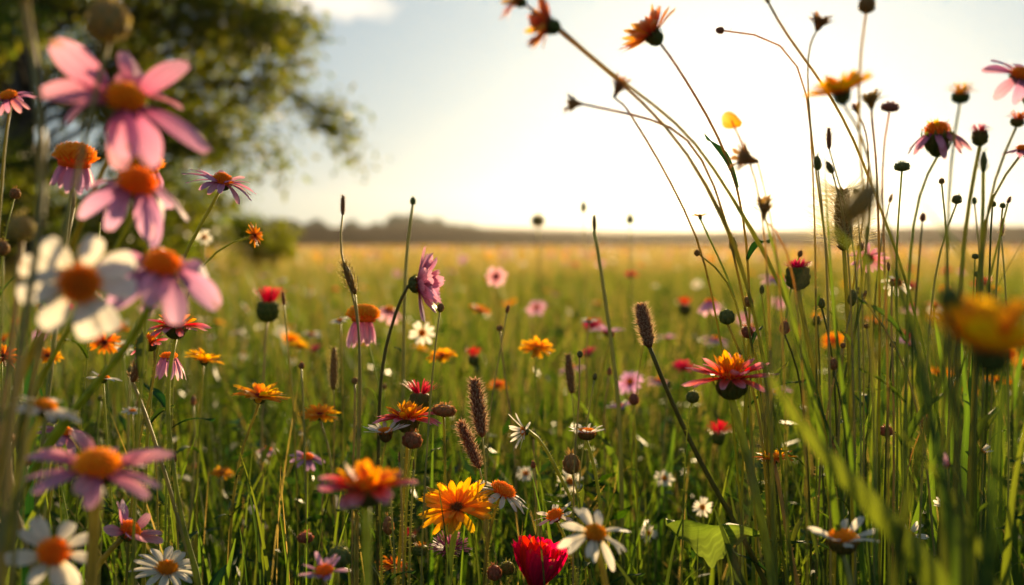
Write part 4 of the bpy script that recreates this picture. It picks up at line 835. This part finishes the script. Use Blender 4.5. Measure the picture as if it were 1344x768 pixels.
blade('dark green blade rising in front of the horizontal leaf', [(938, 668), (952, 705), (972, 760), (985, 800)], 24, .70, 'blade_dark')

# ------------------------------------------------------------------ against the sky, right half
SK = [(16, .22, .80, .24, 12, .08, 'brownp', 9, .06, .4)]
flower('silhouette', 'rust_daisy', 'daisy', 'backlit rust daisy facing left on a long bare stem at the top', 722, 34, 86, .52, (-.9, .25, -.2), [(745, 48), (782, 80), (830, 118), (870, 145), (908, 176), (950, 240), (990, 360), (1010, 560)], sr=5, smat='stem_sun_tint', merged=False,
       rows=[(17, .18, .86, .30, 36, .05, 'brownp', 9, .06, .5), (12, .14, .7, .28, 50, .05, 'brownp', 9, .06, .5)], anchor=None)
flower('silhouette', 'rust_daisy', 'daisy', 'backlit rust daisy cut by the top edge, left of the other rust daisies', 680, 0, 70, .50, (-.8, .5, .1), [(702, 14), (735, 42), (785, 84), (835, 124), (900, 190), (960, 330), (990, 560)], sr=5, smat='stem_sun_tint', merged=False)
flower('silhouette', 'rust_daisy', 'daisy', 'ragged backlit rust daisy tilted left on a thin curved stem at the top', 857, 46, 92, .62, (-.62, .72, -.18), [(880, 74), (900, 105), (920, 138), (945, 180), (975, 260), (1000, 400), (1010, 600)], sr=4, smat='stem_sun_tint', merged=False,
       rows=[(20, .2, .82, .24, 24, .06, 'brownp', 8, .06, .4), (16, .16, .7, .24, 42, .0, 'brownp', 8, .06, .4)])
bud('dark brown flared calyx pointing left, lowest on the branching sky stem', 752, 136, 20, 26, .56, (-1, .05, 0), [(785, 142), (825, 148), (868, 160), (906, 174), (944, 250), (975, 420), (990, 600)], mat='bud_brown', smat='stem_sun_tint', sr=4, spiky=18, cup=True)
bud('dark brown triangular calyx on the sky stem right above the lowest one', 813, 113, 18, 34, .57, (.5, 1, 0), [(818, 130), (826, 150), (860, 200), (930, 320), (980, 520)], mat='bud_brown', smat='stem_sun_tint', sr=3.5, spiky=14, cup=True)
bud('tiny dark bud at the end of a long thin sideways stem in the sky', 945, 40, 8, 11, .7, (-1, .1, 0), [(962, 43), (985, 45), (1012, 38), (1040, 50), (1062, 110), (1070, 300), (1072, 520)], mat='bud_brown', smat='stem_sun_tint', sr=2.5, spiky=0)
def leaflet(label, px, py, wpx, d, face, roll, stem):
    pos = P(px, py, d); way = finish_way(pos, ground_way(stem, d)); root = thing('winged_seed_stalk', label, 'seed', tuple(way[-1]))
    L_ = wpx * d / F; g = petal_geo(L_, L_ * .8, .2, .3, .02, .5, 8, 6); b = MB(); b.add(*g)
    link('petal', b.mesh('petal', M['brownp']), root, Matrix.Translation(pos) @ Matrix.Rotation(R(-90), 4, 'X') @ Matrix.Rotation(R(roll), 4, 'Z') @ Matrix.Translation((-L_ * .5, 0, 0)))
    b = MB(); curved_stem(b, pos, None, [pos + Vector((.004, 0, -.006))] + way, .0005, .001); link('stem', b.mesh('stem', M['stem_sun_tint']), root)
leaflet('single glowing orange winged seed beside the sun', 960, 158, 29, .60, 0, 200, [(972, 176), (992, 215), (1006, 320), (1012, 480)])
for i, (px, py, wx, hx, fc, lb) in enumerate([(976, 207, 30, 40, (-1, .3, .1), 'glowing orange trumpet calyx below the sun'), (1003, 272, 22, 34, (0, 1, .1), 'glowing tan calyx on the stem under the sun')]):
    bud(lb, px, py, wx, hx, .60, fc, [(px + 14, py + 12), (px + 34, py + 50), (px + 48, py + 160), (px + 55, py + 330)], mat='bud_brown', smat='stem_sun_tint', sr=2.6, spiky=8, name='dry_calyx', cat='calyx', cup=(wx == 30 or wx == 22))
bud('brown cup calyx on a thin stalk at the top, near the right flowers', 1076, 28, 28, 26, .58, (.3, 1, 0), [(1064, 50), (1058, 80), (1062, 160), (1072, 330), (1080, 560)], mat='bud_brown', smat='stem_sun_tint', sr=3, spiky=14, cup=True)
bud('dark brown bud at the top edge right of the cup calyx', 1138, 6, 20, 24, .55, (.1, 1, 0), [(1134, 30), (1128, 62), (1124, 130), (1134, 260), (1146, 480)], mat='bud_brown', smat='stem_sun_tint', sr=4, spiky=8)
spike('long dark stem rising to the top edge just right of the sun', 1004, -8, 10, 26, .62, (-.4, 1, 0), [(1020, 28), (1044, 62), (1066, 90), (1095, 132), (1122, 182), (1146, 250), (1160, 340), (1175, 520)], n=40, sr=4.5, smat='stem_sun_tint')
flower('silhouette', 'orange_daisy', 'daisy', 'glowing orange daisy tilted left in the sun glare', 1104, 122, 96, .50, (-.22, .95, .1), [(1118, 150), (1134, 185), (1148, 235), (1162, 320), (1172, 520)], sr=4.5, merged=False, smat='stem_sun_tint',
       rows=[(18, .25, .8, .26, 22, .05, 'yellow', 9, .06, .4), (14, .2, .66, .24, 45, .05, 'yellow', 9, .06, .4)])
bud('rust bell-shaped head right beside the glowing orange daisy', 1143, 130, 26, 28, .58, (-.1, 1, .1), [(1143, 150), (1148, 185), (1152, 240), (1160, 400), (1166, 560)], mat='bud_brown', smat='stem_sun_tint', sr=4, spiky=16, cup=True)
bud('small flat brown head right of the rust bell-shaped head', 1168, 141, 22, 12, .62, (.1, 1, .1), [(1162, 160), (1156, 190), (1158, 260), (1165, 460)], mat='bud_brown', smat='stem_sun_tint', sr=3, spiky=22)
bud('small brown head between the orange daisy and the bell-shaped head', 1124, 142, 14, 14, .6, (-.2, 1, .1), [(1134, 160), (1144, 210), (1150, 330), (1156, 520)], mat='bud_brown', smat='stem_sun_tint', sr=3, cup=True)
spike('slim oval seed head on a thin stem below the glowing orange daisy', 1088, 182, 9, 28, .68, (-.03, 1, 0), [(1090, 210), (1098, 238), (1112, 262), (1124, 340), (1130, 560)], n=60, sr=2.5, smat='stem_pale')
bud('narrow bud lowest on the twin stems right of the sun', 1073, 214, 9, 20, .68, (-.1, 1, 0), [(1076, 235), (1080, 270), (1086, 360), (1090, 560)], sr=3, smat='stem_pale')
bud('narrow bud leaning left beside the slim oval seed head', 1089, 220, 8, 18, .68, (-.5, 1, 0), [(1096, 234), (1106, 260), (1116, 360), (1122, 580)], sr=3, smat='stem_pale')
bud('tiny flat button head on a thin upright stem left of the lilac sky flower', 1184, 219, 19, 12, .75, (0, 1, .05), [(1183, 236), (1180, 270), (1176, 340), (1178, 520)], spiky=18, sr=3)
tuft('yellow_button_flower', 'marigold', 'blurred yellow-brown button flower upright against the sky', 1261, 122, 44, .55, (.05, 1, .05), [(1254, 150), (1248, 200), (1244, 290), (1240, 460)], mat='yellow', n=110, fl=.8, ball=(.5, .32), flare=72, smat='stem', sr=4)
flower('drooping', 'coneflower', 'coneflower', 'lilac coneflower with ragged hanging petals and orange tuft against the sky', 1230, 174, 72, .64, (-.04, 1, .12), [(1217, 212), (1206, 250), (1196, 300), (1190, 420), (1188, 600)], sr=4, merged=False,
       rows=[(15, .32, 1.05, .28, -32, .12, 'pink', 9, .06, .6), (9, .1, .5, .14, 62, 0, 'yellow', 12, .05, .4)], disc=(.4, .3, 'disc', 120), cal=(.42, .9))
tuft('red_flower', 'red flower', 'flat red-orange flower on a long green cup against the sky, near the right edge', 1286, 171, 42, .62, (-.04, 1, .08), [(1280, 215), (1272, 262), (1262, 340), (1256, 520)], mat='coral', n=90, fl=.55, ball=(.46, .5), flare=84, sr=6)
flower('broad_cone', 'coneflower', 'coneflower', 'large lilac coneflower cut by the right edge near the top', 1340, 100, 100, .60, (.25, .85, .35), [(1352, 135), (1356, 200), (1352, 340), (1346, 520)], rows=[(10, .2, .82, .32, -4, .2, 'lilac', 12, .02, .55)])
tuft('orange_button_flower', 'marigold', 'small orange button flower at the right edge above a pink one', 1336, 156, 34, .62, (.15, 1, .1), [(1326, 182), (1310, 215), (1296, 260), (1286, 380), (1280, 560)], mat='orange', n=90, fl=.8, ball=(.5, .32), flare=72, smat='stem', sr=4)
flower('coneflower', 'coneflower', 'coneflower', 'small pink coneflower cut by the right edge, below the orange button flower', 1342, 196, 52, .66, (.05, 1, .2), [(1320, 222), (1300, 250), (1288, 300), (1280, 440)], merged=False, rows=[(16, .2, .8, .22, -10, .15, 'pink', 10, .05, .5)])
bud('slim green bud on a thick stalk under the flat red-orange flower', 1291, 213, 9, 28, .62, (0, 1, 0), [(1293, 240), (1290, 290), (1284, 420)], sr=6)
bud('big blurred brown seed pod hanging in front of the fuzzy spike', 1130, 266, 34, 62, .34, (.55, .75, .1), [(1104, 292), (1060, 330), (1010, 480)], mat='bud_pale', smat='stem_pale', sr=5, spiky=0, name='seed_pod', cat='seed pod')
spike('fuzzy backlit plantain spike on a thick green stem, right of the sun', 1107, 290, 28, 78, .74, (-.03, 1, 0), [(1110, 345), (1112, 400), (1115, 460), (1118, 560), (1120, 680)], n=900, sr=7, smat='stem', bracts=0, awn=6, mat='seed')
tuft('thistle', 'thistle', 'red brush-topped thistle on a striped green ball below the sun', 1047, 350, 42, .72, (-.02, 1, .12), [(1050, 392), (1056, 425), (1066, 470), (1080, 540), (1092, 680)], mat='crimson', n=150, ball=(.72, .74), fl=.62, flare=66, sr=7, anchor='the red brush-topped thistle')
flower('coneflower', 'daisy', 'daisy', 'blurred pink daisy with dark centre right of the brush-topped thistle', 1139, 340, 54, .95, (.05, .75, .65), [(1136, 370), (1128, 440), (1122, 560)], rows=[(17, .22, .78, .20, 2, .1, 'pink', 8, .04, .5)], disc=(.25, .14, 'disc_dark', 70), merged=False, anchor='the blurred pink daisy by the thistle')
flower('daisy', 'daisy', 'daisy', 'blurred white daisy behind stems below the pink daisy with dark centre', 1176, 372, 44, .92, (.2, .6, .6), [(1178, 400), (1180, 480), (1184, 600)], rows=[(9, .24, .8, .30, -10, .2, 'white', 14, .03, .6)])
flower('marigold', 'marigold', 'marigold', 'huge blurred orange marigold close to the camera at the right edge', 1302, 462, 205, .33, (.05, 1.0, .12), [(1292, 540), (1284, 620), (1276, 720), (1268, 800)], sr=11, smat='stem', dbot=.45, anchor='the huge blurred marigold',
       rows=[(12, .2, .8, .38, 42, .04, 'yellow', 10, .03, .65), (9, .16, .70, .34, 64, 0, 'yellow', 10, .03, .65)], cal=(.22, .30))
bud('dark blurred bud close to the camera left of the huge marigold', 1247, 392, 28, 34, .33, (0, 1, .1), [(1250, 430), (1254, 500), (1258, 620), (1262, 760)], mat='calyx', smat='stem_dark', sr=12, spiky=4)
tuft('orange_button_flower', 'marigold', 'blurred orange flower low behind the brush-topped thistle stem', 1072, 419, 24, 1.2, (0, 1, .2), [(1074, 450), (1076, 540), (1078, 640)], mat='orange', n=40, ball=(.5, .4), flare=70)
flower('daisy', 'daisy', 'daisy', 'white daisy with raised petals and orange cup at the lower right', 1106, 708, 90, .60, (-.02, .93, .34), [(1117, 745), (1120, 800)], sr=9, smat='stem_pale', calmat='calyx_brown', cal=(.4, .42), anchor='the lower right white daisy',
       rows=[(11, .26, .80, .24, 24, .04, 'white', 9, .02, .6)], disc=(.36, .2, 'disc', 110))
flower('daisy', 'daisy', 'daisy', 'white daisy half hidden behind the broad lit blade at the lower right', 1192, 703, 52, .78, (.15, .8, .5), [(1190, 735), (1186, 800)], merged=False, rows=[(11, .22, .80, .24, 18, .05, 'white', 12, .02, .6)])
bud('small round bud deep in the grass right of the broad lit blade', 1163, 566, 16, 14, .85, (0, 1, .2), [(1158, 585), (1150, 640), (1142, 740)], mat='bud_brown', spiky=16)
bud('small orange-tipped bud high in the grass above the half hidden daisy', 1213, 554, 17, 16, .82, (.3, 1, .1), [(1200, 580), (1190, 620), (1180, 680), (1172, 780)], mat='bud_brown', smat='stem_sun_tint', spiky=12)
flower('daisy', 'daisy', 'daisy', 'closed pinkish daisy in the dark grass at the right', 1244, 610, 34, .56, (-.9, .3, .3), [(1262, 622), (1276, 680), (1282, 780)], rows=[(9, .2, .8, .3, 50, -.1, 'palepink', 9, .02, .5)])
flower('daisy', 'daisy', 'daisy', 'closed white daisy bud pointing left near the right edge', 1290, 592, 26, .72, (.8, .5, .2), [(1278, 604), (1272, 650), (1270, 760)], rows=[(8, .2, .9, .24, 64, -.1, 'white', 6, .02, .5)])
flower('daisy', 'daisy', 'daisy', 'closed white daisy pointing left, above and right of the half hidden daisy', 1238, 664, 28, .74, (-.8, .5, .2), [(1252, 676), (1258, 720), (1260, 790)], rows=[(8, .2, .9, .3, 60, -.1, 'white', 8, .02, .6)])

# ------------------------------------------------------------------ blades and stalks of the right side
BL = [  # (label, points tip->root, width px, depth, material)
 ('broad sunlit grass blade crossing the lower right diagonally', [(1000, 470), (1030, 535), (1078, 592), (1135, 650), (1195, 710), (1255, 790)], 58, .43, 'blade'),
 ('tall blade leaning left beside the brush-topped thistle', [(985, 215), (1004, 285), (1024, 355), (1045, 430), (1064, 500), (1090, 620), (1110, 760)], 11, .60, 'blade'),
 ('tall blade rising to the sun glare left of the fuzzy spike', [(1082, 205), (1086, 290), (1092, 370), (1098, 450), (1108, 520), (1124, 640), (1136, 780)], 9, .62, 'blade'),
 ('blurred dark blade arching across the right side from the upper left', [(1196, 248), (1230, 290), (1268, 340), (1310, 395), (1356, 450), (1400, 560)], 27, .36, 'blade_dark'),
 ('blurred pale blade slanting from the sun glare to the huge marigold', [(1000, 218), (1050, 262), (1110, 315), (1170, 370), (1228, 440), (1262, 560), (1270, 740)], 17, .36, 'blade'),
 ('thick dark blade in the middle of the right side leaning right', [(1150, 232), (1166, 300), (1184, 380), (1204, 470), (1226, 560), (1250, 680), (1262, 790)], 22, .44, 'blade_dark'),
 ('dark blade bending right beside the dark blurred bud', [(1130, 285), (1160, 330), (1195, 395), (1216, 480), (1232, 590), (1244, 760)], 12, .48, 'blade_dark'),
 ('thin dark blade leaning right to the right edge', [(1352, 300), (1335, 330), (1312, 372), (1288, 410), (1262, 470), (1240, 600), (1228, 770)], 5, .64, 'blade_dark'),
 ('broad blurred dark blade at the bottom right corner', [(1330, 380), (1322, 470), (1312, 580), (1300, 700), (1296, 800)], 40, .38, 'blade_dark'),
 ('broad blurred olive blade left of the corner blade', [(1262, 500), (1262, 580), (1258, 680), (1256, 800)], 26, .40, 'blade'),
 ('blade with a bright curved edge standing above the small round bud', [(1148, 520), (1140, 550), (1126, 600), (1120, 700), (1118, 790)], 18, .80, 'blade'),
 ('bright green blade leaning left behind the closed white daisy', [(1292, 640), (1306, 690), (1322, 740), (1335, 800)], 14, .74, 'blade'),
 ('upright lit blade behind the huge marigold stem', [(1226, 500), (1222, 580), (1226, 680), (1230, 790)], 14, .85, 'blade'),
 ('slender dark blade curving left below the plantain fuzz', [(1006, 505), (1030, 590), (1062, 680), (1090, 790)], 7, .66, 'blade_dark'),
 ('slender dark blade crossing to the right of the flat marigold', [(1032, 415), (1060, 500), (1092, 570), (1128, 650), (1150, 790)], 6, .68, 'blade_dark'),
 ('wide soft blade arching down to the right below the huge marigold', [(1175, 560), (1215, 600), (1262, 660), (1300, 740), (1320, 810)], 30, .44, 'blade'),
 ('wide dark soft blade sweeping down left under the dark bud', [(1252, 420), (1232, 500), (1204, 600), (1182, 700), (1172, 800)], 24, .42, 'blade_dark'),
 ('lit blade rising left of the right edge above the corner blade', [(1366, 470), (1350, 540), (1330, 640), (1318, 790)], 16, .6, 'blade'),
 ('dark blade curving under the curved white daisy toward the ragged one', [(790, 715), (810, 740), (838, 775), (850, 810)], 14, .66, 'blade_dark'),
 ('mid-green soft blade arching behind the cupped white daisy', [(742, 505), (776, 545), (808, 600), (826, 680), (836, 790)], 13, 1.05, 'blade'),
 ('bright soft blade upright in the grass left of the red low flower', [(886, 560), (880, 610), (868, 670), (862, 780)], 17, 1.2, 'blade'),
]
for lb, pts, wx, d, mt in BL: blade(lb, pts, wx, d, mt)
STALK = [  # (label, top px, py, w, h, d, path)
 ('thin bead-studded stalk near the right edge', 1315, 300, 7, 22, .72, [(1318, 340), (1322, 420), (1324, 540)], 'seed'),
 ('thin stalk with small dark buds right of the slim green bud', 1303, 268, 8, 8, .75, [(1300, 300), (1298, 400), (1294, 560)], 'bud'),
 ('leaning stalk from lower left to the right edge buds', 1256, 262, 12, 12, .7, [(1240, 300), (1226, 360), (1218, 450), (1210, 620)], 'bud'),
 ('small dark bud at the horizon on the far right', 1316, 270, 7, 7, .8, [(1312, 310), (1306, 400), (1300, 560)], 'bud'),
 ('oval bud left of the thick green plantain stem', 1078, 398, 9, 14, .74, [(1086, 425), (1094, 470), (1100, 600)], 'bud'),
 ('oval bud hugging the thick green plantain stem', 1119, 391, 10, 22, .73, [(1112, 425), (1104, 470), (1100, 600)], 'bud'),
 ('hairy bud leaning left under the thistle ball', 1030, 430, 12, 18, .75, [(1040, 456), (1052, 500), (1062, 640)], 'bud'),
 ('dark pod low on the left branch of the plantain stem', 1094, 478, 10, 16, .7, [(1100, 500), (1110, 560), (1116, 700)], 'bud'),
 ('tiny pale buds on the long leaning stem right of the plantain', 1128, 382, 6, 10, .75, [(1140, 400), (1170, 440), (1196, 500), (1216, 600)], 'bud'),
 ('thin stalk with round bud beside the dark middle blade', 1172, 452, 8, 9, .82, [(1168, 490), (1164, 560), (1160, 680)], 'bud'),
 ('thin stalk forking left of the huge marigold', 1166, 350, 5, 12, .8, [(1160, 400), (1154, 470), (1150, 620)], 'seed'),
 ('fine stalk crossing behind the lilac sky coneflower', 1236, 238, 7, 8, .72, [(1240, 262), (1244, 340), (1246, 500)], 'bud'),
 ('thin stalk with a rust tip left of the round green bud', 1000, 380, 6, 12, .8, [(1006, 430), (1012, 520), (1016, 660)], 'bud'),
 ('feathery grass head low right of the broad lit blade', 1094, 590, 8, 34, .8, [(1098, 625), (1104, 690), (1108, 790)], 'seed'),
 ('tiny seed head above the closed white daisy at the right', 1258, 580, 7, 30, .78, [(1260, 610), (1262, 680), (1262, 780)], 'seed'),
 ('tiny dark bud between the small marigold and the lilac daisy', 466, 500, 8, 9, .9, [(466, 530), (464, 600), (462, 720)], 'bud'),
 ('thin bud stalk left of the sharp mid blanket flower', 396, 480, 7, 9, .92, [(398, 520), (400, 600), (404, 740)], 'bud'),
 ('thin bud stalk between the poppy and the horizontal leaf', 832, 524, 12, 16, .95, [(834, 560), (836, 640), (838, 760)], 'bud'),
 ('pale thin stalk right of the leaning yellow marigold', 372, 392, 6, 18, .95, [(376, 440), (384, 520), (390, 640)], 'seed'),
 ('thin bent stalk with knobby tip right of the golden marigold', 700, 610, 6, 10, .8, [(702, 640), (706, 700), (708, 790)], 'bud'),
]
for lb, px, py, wx, hx, d, way, kd in STALK:
    if kd == 'bud': bud(lb, px, py, wx, hx, d, (rnd.uniform(-.15, .15), 1, .05), way, mat=rnd.choice(['bud', 'bud_brown']), smat=rnd.choice(['stem', 'stem_pale', 'stem_dark']), sr=3, spiky=8)
    else: spike(lb, px, py, wx, hx, d, (rnd.uniform(-.1, .1), 1, 0), way, n=50, loose=.5, sr=2.6, smat=rnd.choice(['stem_pale', 'stem']))

# ------------------------------------------------------------------ uncounted-looking but countable: fine stalks of the right thicket, and the flowers of the field
def fine_stalk(px, py, d, lean, mt, smat, label):
    return bud(label, px, py, rnd.uniform(4, 9), rnd.uniform(7, 14), d, (lean * .3, 1, 0), [(px - lean * 12 + rnd.uniform(-4, 4), py + 50), (px - lean * 30 + rnd.uniform(-6, 6), py + 140), (px - lean * 36, py + 270)], mat=mt, smat=smat, sr=rnd.uniform(2, 3.4), spiky=5, hair=40,
               group='fine bud stalks in the right-hand thicket', name='fine_bud_stalk', cat='bud')
for i in range(16):
    px = rnd.uniform(975, 1340); py = rnd.uniform(250, 520)
    fine_stalk(px, py, rnd.uniform(.62, 1.0), rnd.uniform(-1, 1.3), rnd.choice(['bud', 'bud_brown']), rnd.choice(['stem', 'stem_pale', 'stem_dark']), 'thin wiry stalk with a tiny bud in the right-hand thicket of stems')
for i in range(26):
    px = rnd.uniform(10, 320) if i % 2 else rnd.uniform(330, 960); py = rnd.uniform(400, 640)
    o = fine_stalk(px, py, rnd.uniform(.72, 1.15), rnd.uniform(-1, 1.2), rnd.choice(['bud', 'bud_brown']), rnd.choice(['stem', 'stem_pale']), 'thin wiry stalk with a tiny bud among the meadow flowers, left or centre')
    o['group'] = 'fine bud stalks among the meadow flowers'
def right_blade():
    px = rnd.uniform(1010, 1370); top = rnd.uniform(380, 600); l = rnd.uniform(-1.6, 1.6)
    o = blade('long narrow grass blade in the dark thicket at the right', [(px + l * 60, top), (px + l * 35, top + 90), (px + l * 10, top + 210), (px, top + 330)], rnd.uniform(7, 18), rnd.uniform(.78, 1.15), rnd.choice(['blade', 'blade', 'blade_dark']), group='narrow blades in the right-hand thicket')
for i in range(26): right_blade()
def left_blade():
    px = rnd.uniform(-20, 990); top = rnd.uniform(560, 720); l = rnd.uniform(-1, 1)
    blade('narrow grass blade low between the front flowers', [(px + l * 45, top), (px + l * 25, top + 60), (px + l * 8, top + 150)], rnd.uniform(4, 9), rnd.uniform(.70, .95), rnd.choice(['blade', 'blade_dark']), group='narrow blades low between the front flowers')
for i in range(60): left_blade()

# library of small flowers for the field behind; every one is a thing of its own
def copy_tree(o, loc, rz, s):
    c = o.copy(); C.objects.link(c); c.matrix_basis = Matrix.Translation(loc) @ Matrix.Rotation(rz, 4, 'Z') @ Matrix.Scale(s, 4)
    for ch in o.children:
        k = ch.copy(); C.objects.link(k); k.parent = c; k.matrix_basis = ch.matrix_basis.copy()
    return c
def lib_flower(kind, name, cat, dia, h, tilt, rows=None, disc=None, smat='stem'):
    root = thing(name, '-', cat, (0, 0, 0)); pos = Vector((.02, -.01, h)); z = Vector((tilt[0], tilt[1], 1)).normalized()
    att = add_head(root, kind, pos, z, dia / 2, True, rows=rows, disc=disc)
    b = MB(); curved_stem(b, att, None, [att - z * .006, Vector((.012, 0, h * .5)), Vector((0, 0, -.004))], .0011, .0016); link('stem', b.mesh('stem', M[smat]), root)
    return root
LIB = [
 ('white daisy', [lib_flower('daisy', 'daisy', 'daisy', .034, .34, t) for t in ((.1, -.2), (.4, -1.1), (-.3, .1))] + [lib_flower('daisy', 'daisy', 'daisy', .034, .33, (.2, -.1), rows=[(11, .2, .8, .24, -48, .2, 'white', 12, .02, .5)])], 54),
 ('yellow marigold', [lib_flower('marigold', 'marigold', 'marigold', .042, .35, t) for t in ((.1, -.15), (-.3, -.6), (.2, .2))], 50),
 ('orange marigold', [lib_flower('marigold', 'marigold', 'marigold', .038, .35, t, rows=KO) for t in ((.1, -.1), (.4, -.3))], 24),
 ('pink daisy', [lib_flower('coneflower', 'daisy', 'daisy', .046, .38, t, rows=[(12, .22, .8, .3, e, .15, mm, 7, .03, .55)]) for t, e, mm in (((.1, -.2), -10, 'palepink'), ((-.4, -1.0), 5, 'lilac'), ((.2, .1), -45, 'palepink'), ((-.2, -.1), 30, 'lilac'))], 40),
 ('red flower', [lib_flower('coneflower', 'red_flower', 'red flower', .036, .36, t, rows=[(16, .2, .8, .26, 30, .05, mm, 8, .05, .6), (10, .1, .6, .24, 55, .0, mm, 8, .05, .6)], disc=(.2, .1, 'disc_dark', 40)) for t, mm in (((.1, -.3), 'red'), ((-.2, -.5), 'crimson'))], 22),
]
import collections
made = []
for colr, lib, cnt in LIB:
    CL = [(rnd.uniform(-.5, .5), 1.3 * 8 ** rnd.random()) for _ in range(5)]
    for i in range(cnt):
        for _ in range(60):
            if rnd.random() < .60: y = 1.5 * (5.0 / 1.5) ** rnd.random()
            else: y = rnd.uniform(4.5, 13)
            x = rnd.uniform(-.54, .54) * y
            if rnd.random() < .55: c_ = rnd.choice(CL); y = max(1.25, c_[1] * rnd.uniform(.8, 1.25)); x = (c_[0] + rnd.gauss(0, .07)) * y
            s = rnd.uniform(.8, 1.2); hh = .37 * s * rnd.uniform(.9, 1.05)
            px = 672 + F * x / y; py = 318 + F * (CAMZ - hh) / y
            if all((px - a) ** 2 + (py - b_) ** 2 > 14 ** 2 for a, b_, *_ in made) and -30 < px < 1380 and py < 700: break
        made.append((px, py, colr, y, rnd.choice(lib), (x, y, 0), s))
used = set()
nlab = collections.defaultdict(list)
for src in [x for _, l_, _ in LIB for x in l_]:
    if not any(m[4] is src for m in made):
        for ch in list(src.children): bpy.data.objects.remove(ch)
        bpy.data.objects.remove(src)
for px, py, colr, y, src, loc, s in made:
    o = src if src['label'] == '-' and src.name not in used else None
    if o is None: o = copy_tree(src, loc, rnd.uniform(0, 6.28) if rnd.random() < .5 else rnd.uniform(-.7, .7), s)
    else: used.add(o.name); o.matrix_basis = Matrix.Translation(loc) @ Matrix.Scale(s, 4)
    a = min(ANCH, key=lambda q: (q[0] - px) ** 2 + ((q[1] - py) * 1.3) ** 2); dx, dy = px - a[0], py - a[1]
    if abs(dx) > abs(dy) * 2: side = 'right of' if dx > 0 else 'left of'
    elif abs(dy) > abs(dx) * 2: side = 'below' if dy > 0 else 'above'
    else: side = ('below' if dy > 0 else 'above') + ' and ' + ('right of' if dx > 0 else 'left of')
    far = 'tiny far' if y > 5 else 'small blurred' if y > 2.2 else 'blurred'
    if y > 5:
        key = f'tiny far-off blurred {colr} in the golden field'
    else: key = f'{far} {colr} {side} {a[2]}'
    nlab[key].append(o); o['label'] = key
    if y > 5: o['group'] = f'far-off {colr}s in the golden field'
ordw = ['nearest', 'second nearest', 'third nearest', 'fourth nearest', 'fifth nearest', 'sixth nearest', 'seventh nearest']
for key, os_ in nlab.items():
    if len(os_) > 1 and not key.startswith('tiny far-off'):
        os_.sort(key=lambda q: q.location.y)
        for k, q in enumerate(os_):
            q['label'] = key.replace('blurred', ['larger blurred', 'smaller blurred', 'smallest blurred', 'faint blurred', 'faintest blurred', 'dim blurred'][min(k, 5)], 1)
# beyond counting: specks of bloom out in the far meadow
b = MB()
stf = {}
for nm, mt, cnt in (('distant_yellow_bloom', 'yellow', 420), ('distant_pink_bloom', 'pink', 420), ('distant_white_bloom', 'white', 320)):
    b = MB()
    for i in range(cnt):
        y = rnd.uniform(9, 45); x = rnd.uniform(-.55, .55) * y; g = petal_geo(1, .9, .3, -.3, 0, .8, 2, 2)
        for k in range(5):
            b.add(*g, mat=Matrix.Translation((x, y, rnd.uniform(.34, .42))) @ Matrix.Rotation(k * 1.256, 4, 'Z') @ Matrix.Rotation(.3, 4, 'Y') @ Matrix.Scale(.03, 4))
    o = link(nm, b.mesh(nm, M[mt])); o['kind'] = 'stuff'; o['label'] = f'specks of {nm.split("_")[1]} bloom out in the far meadow'; o['category'] = 'bloom'
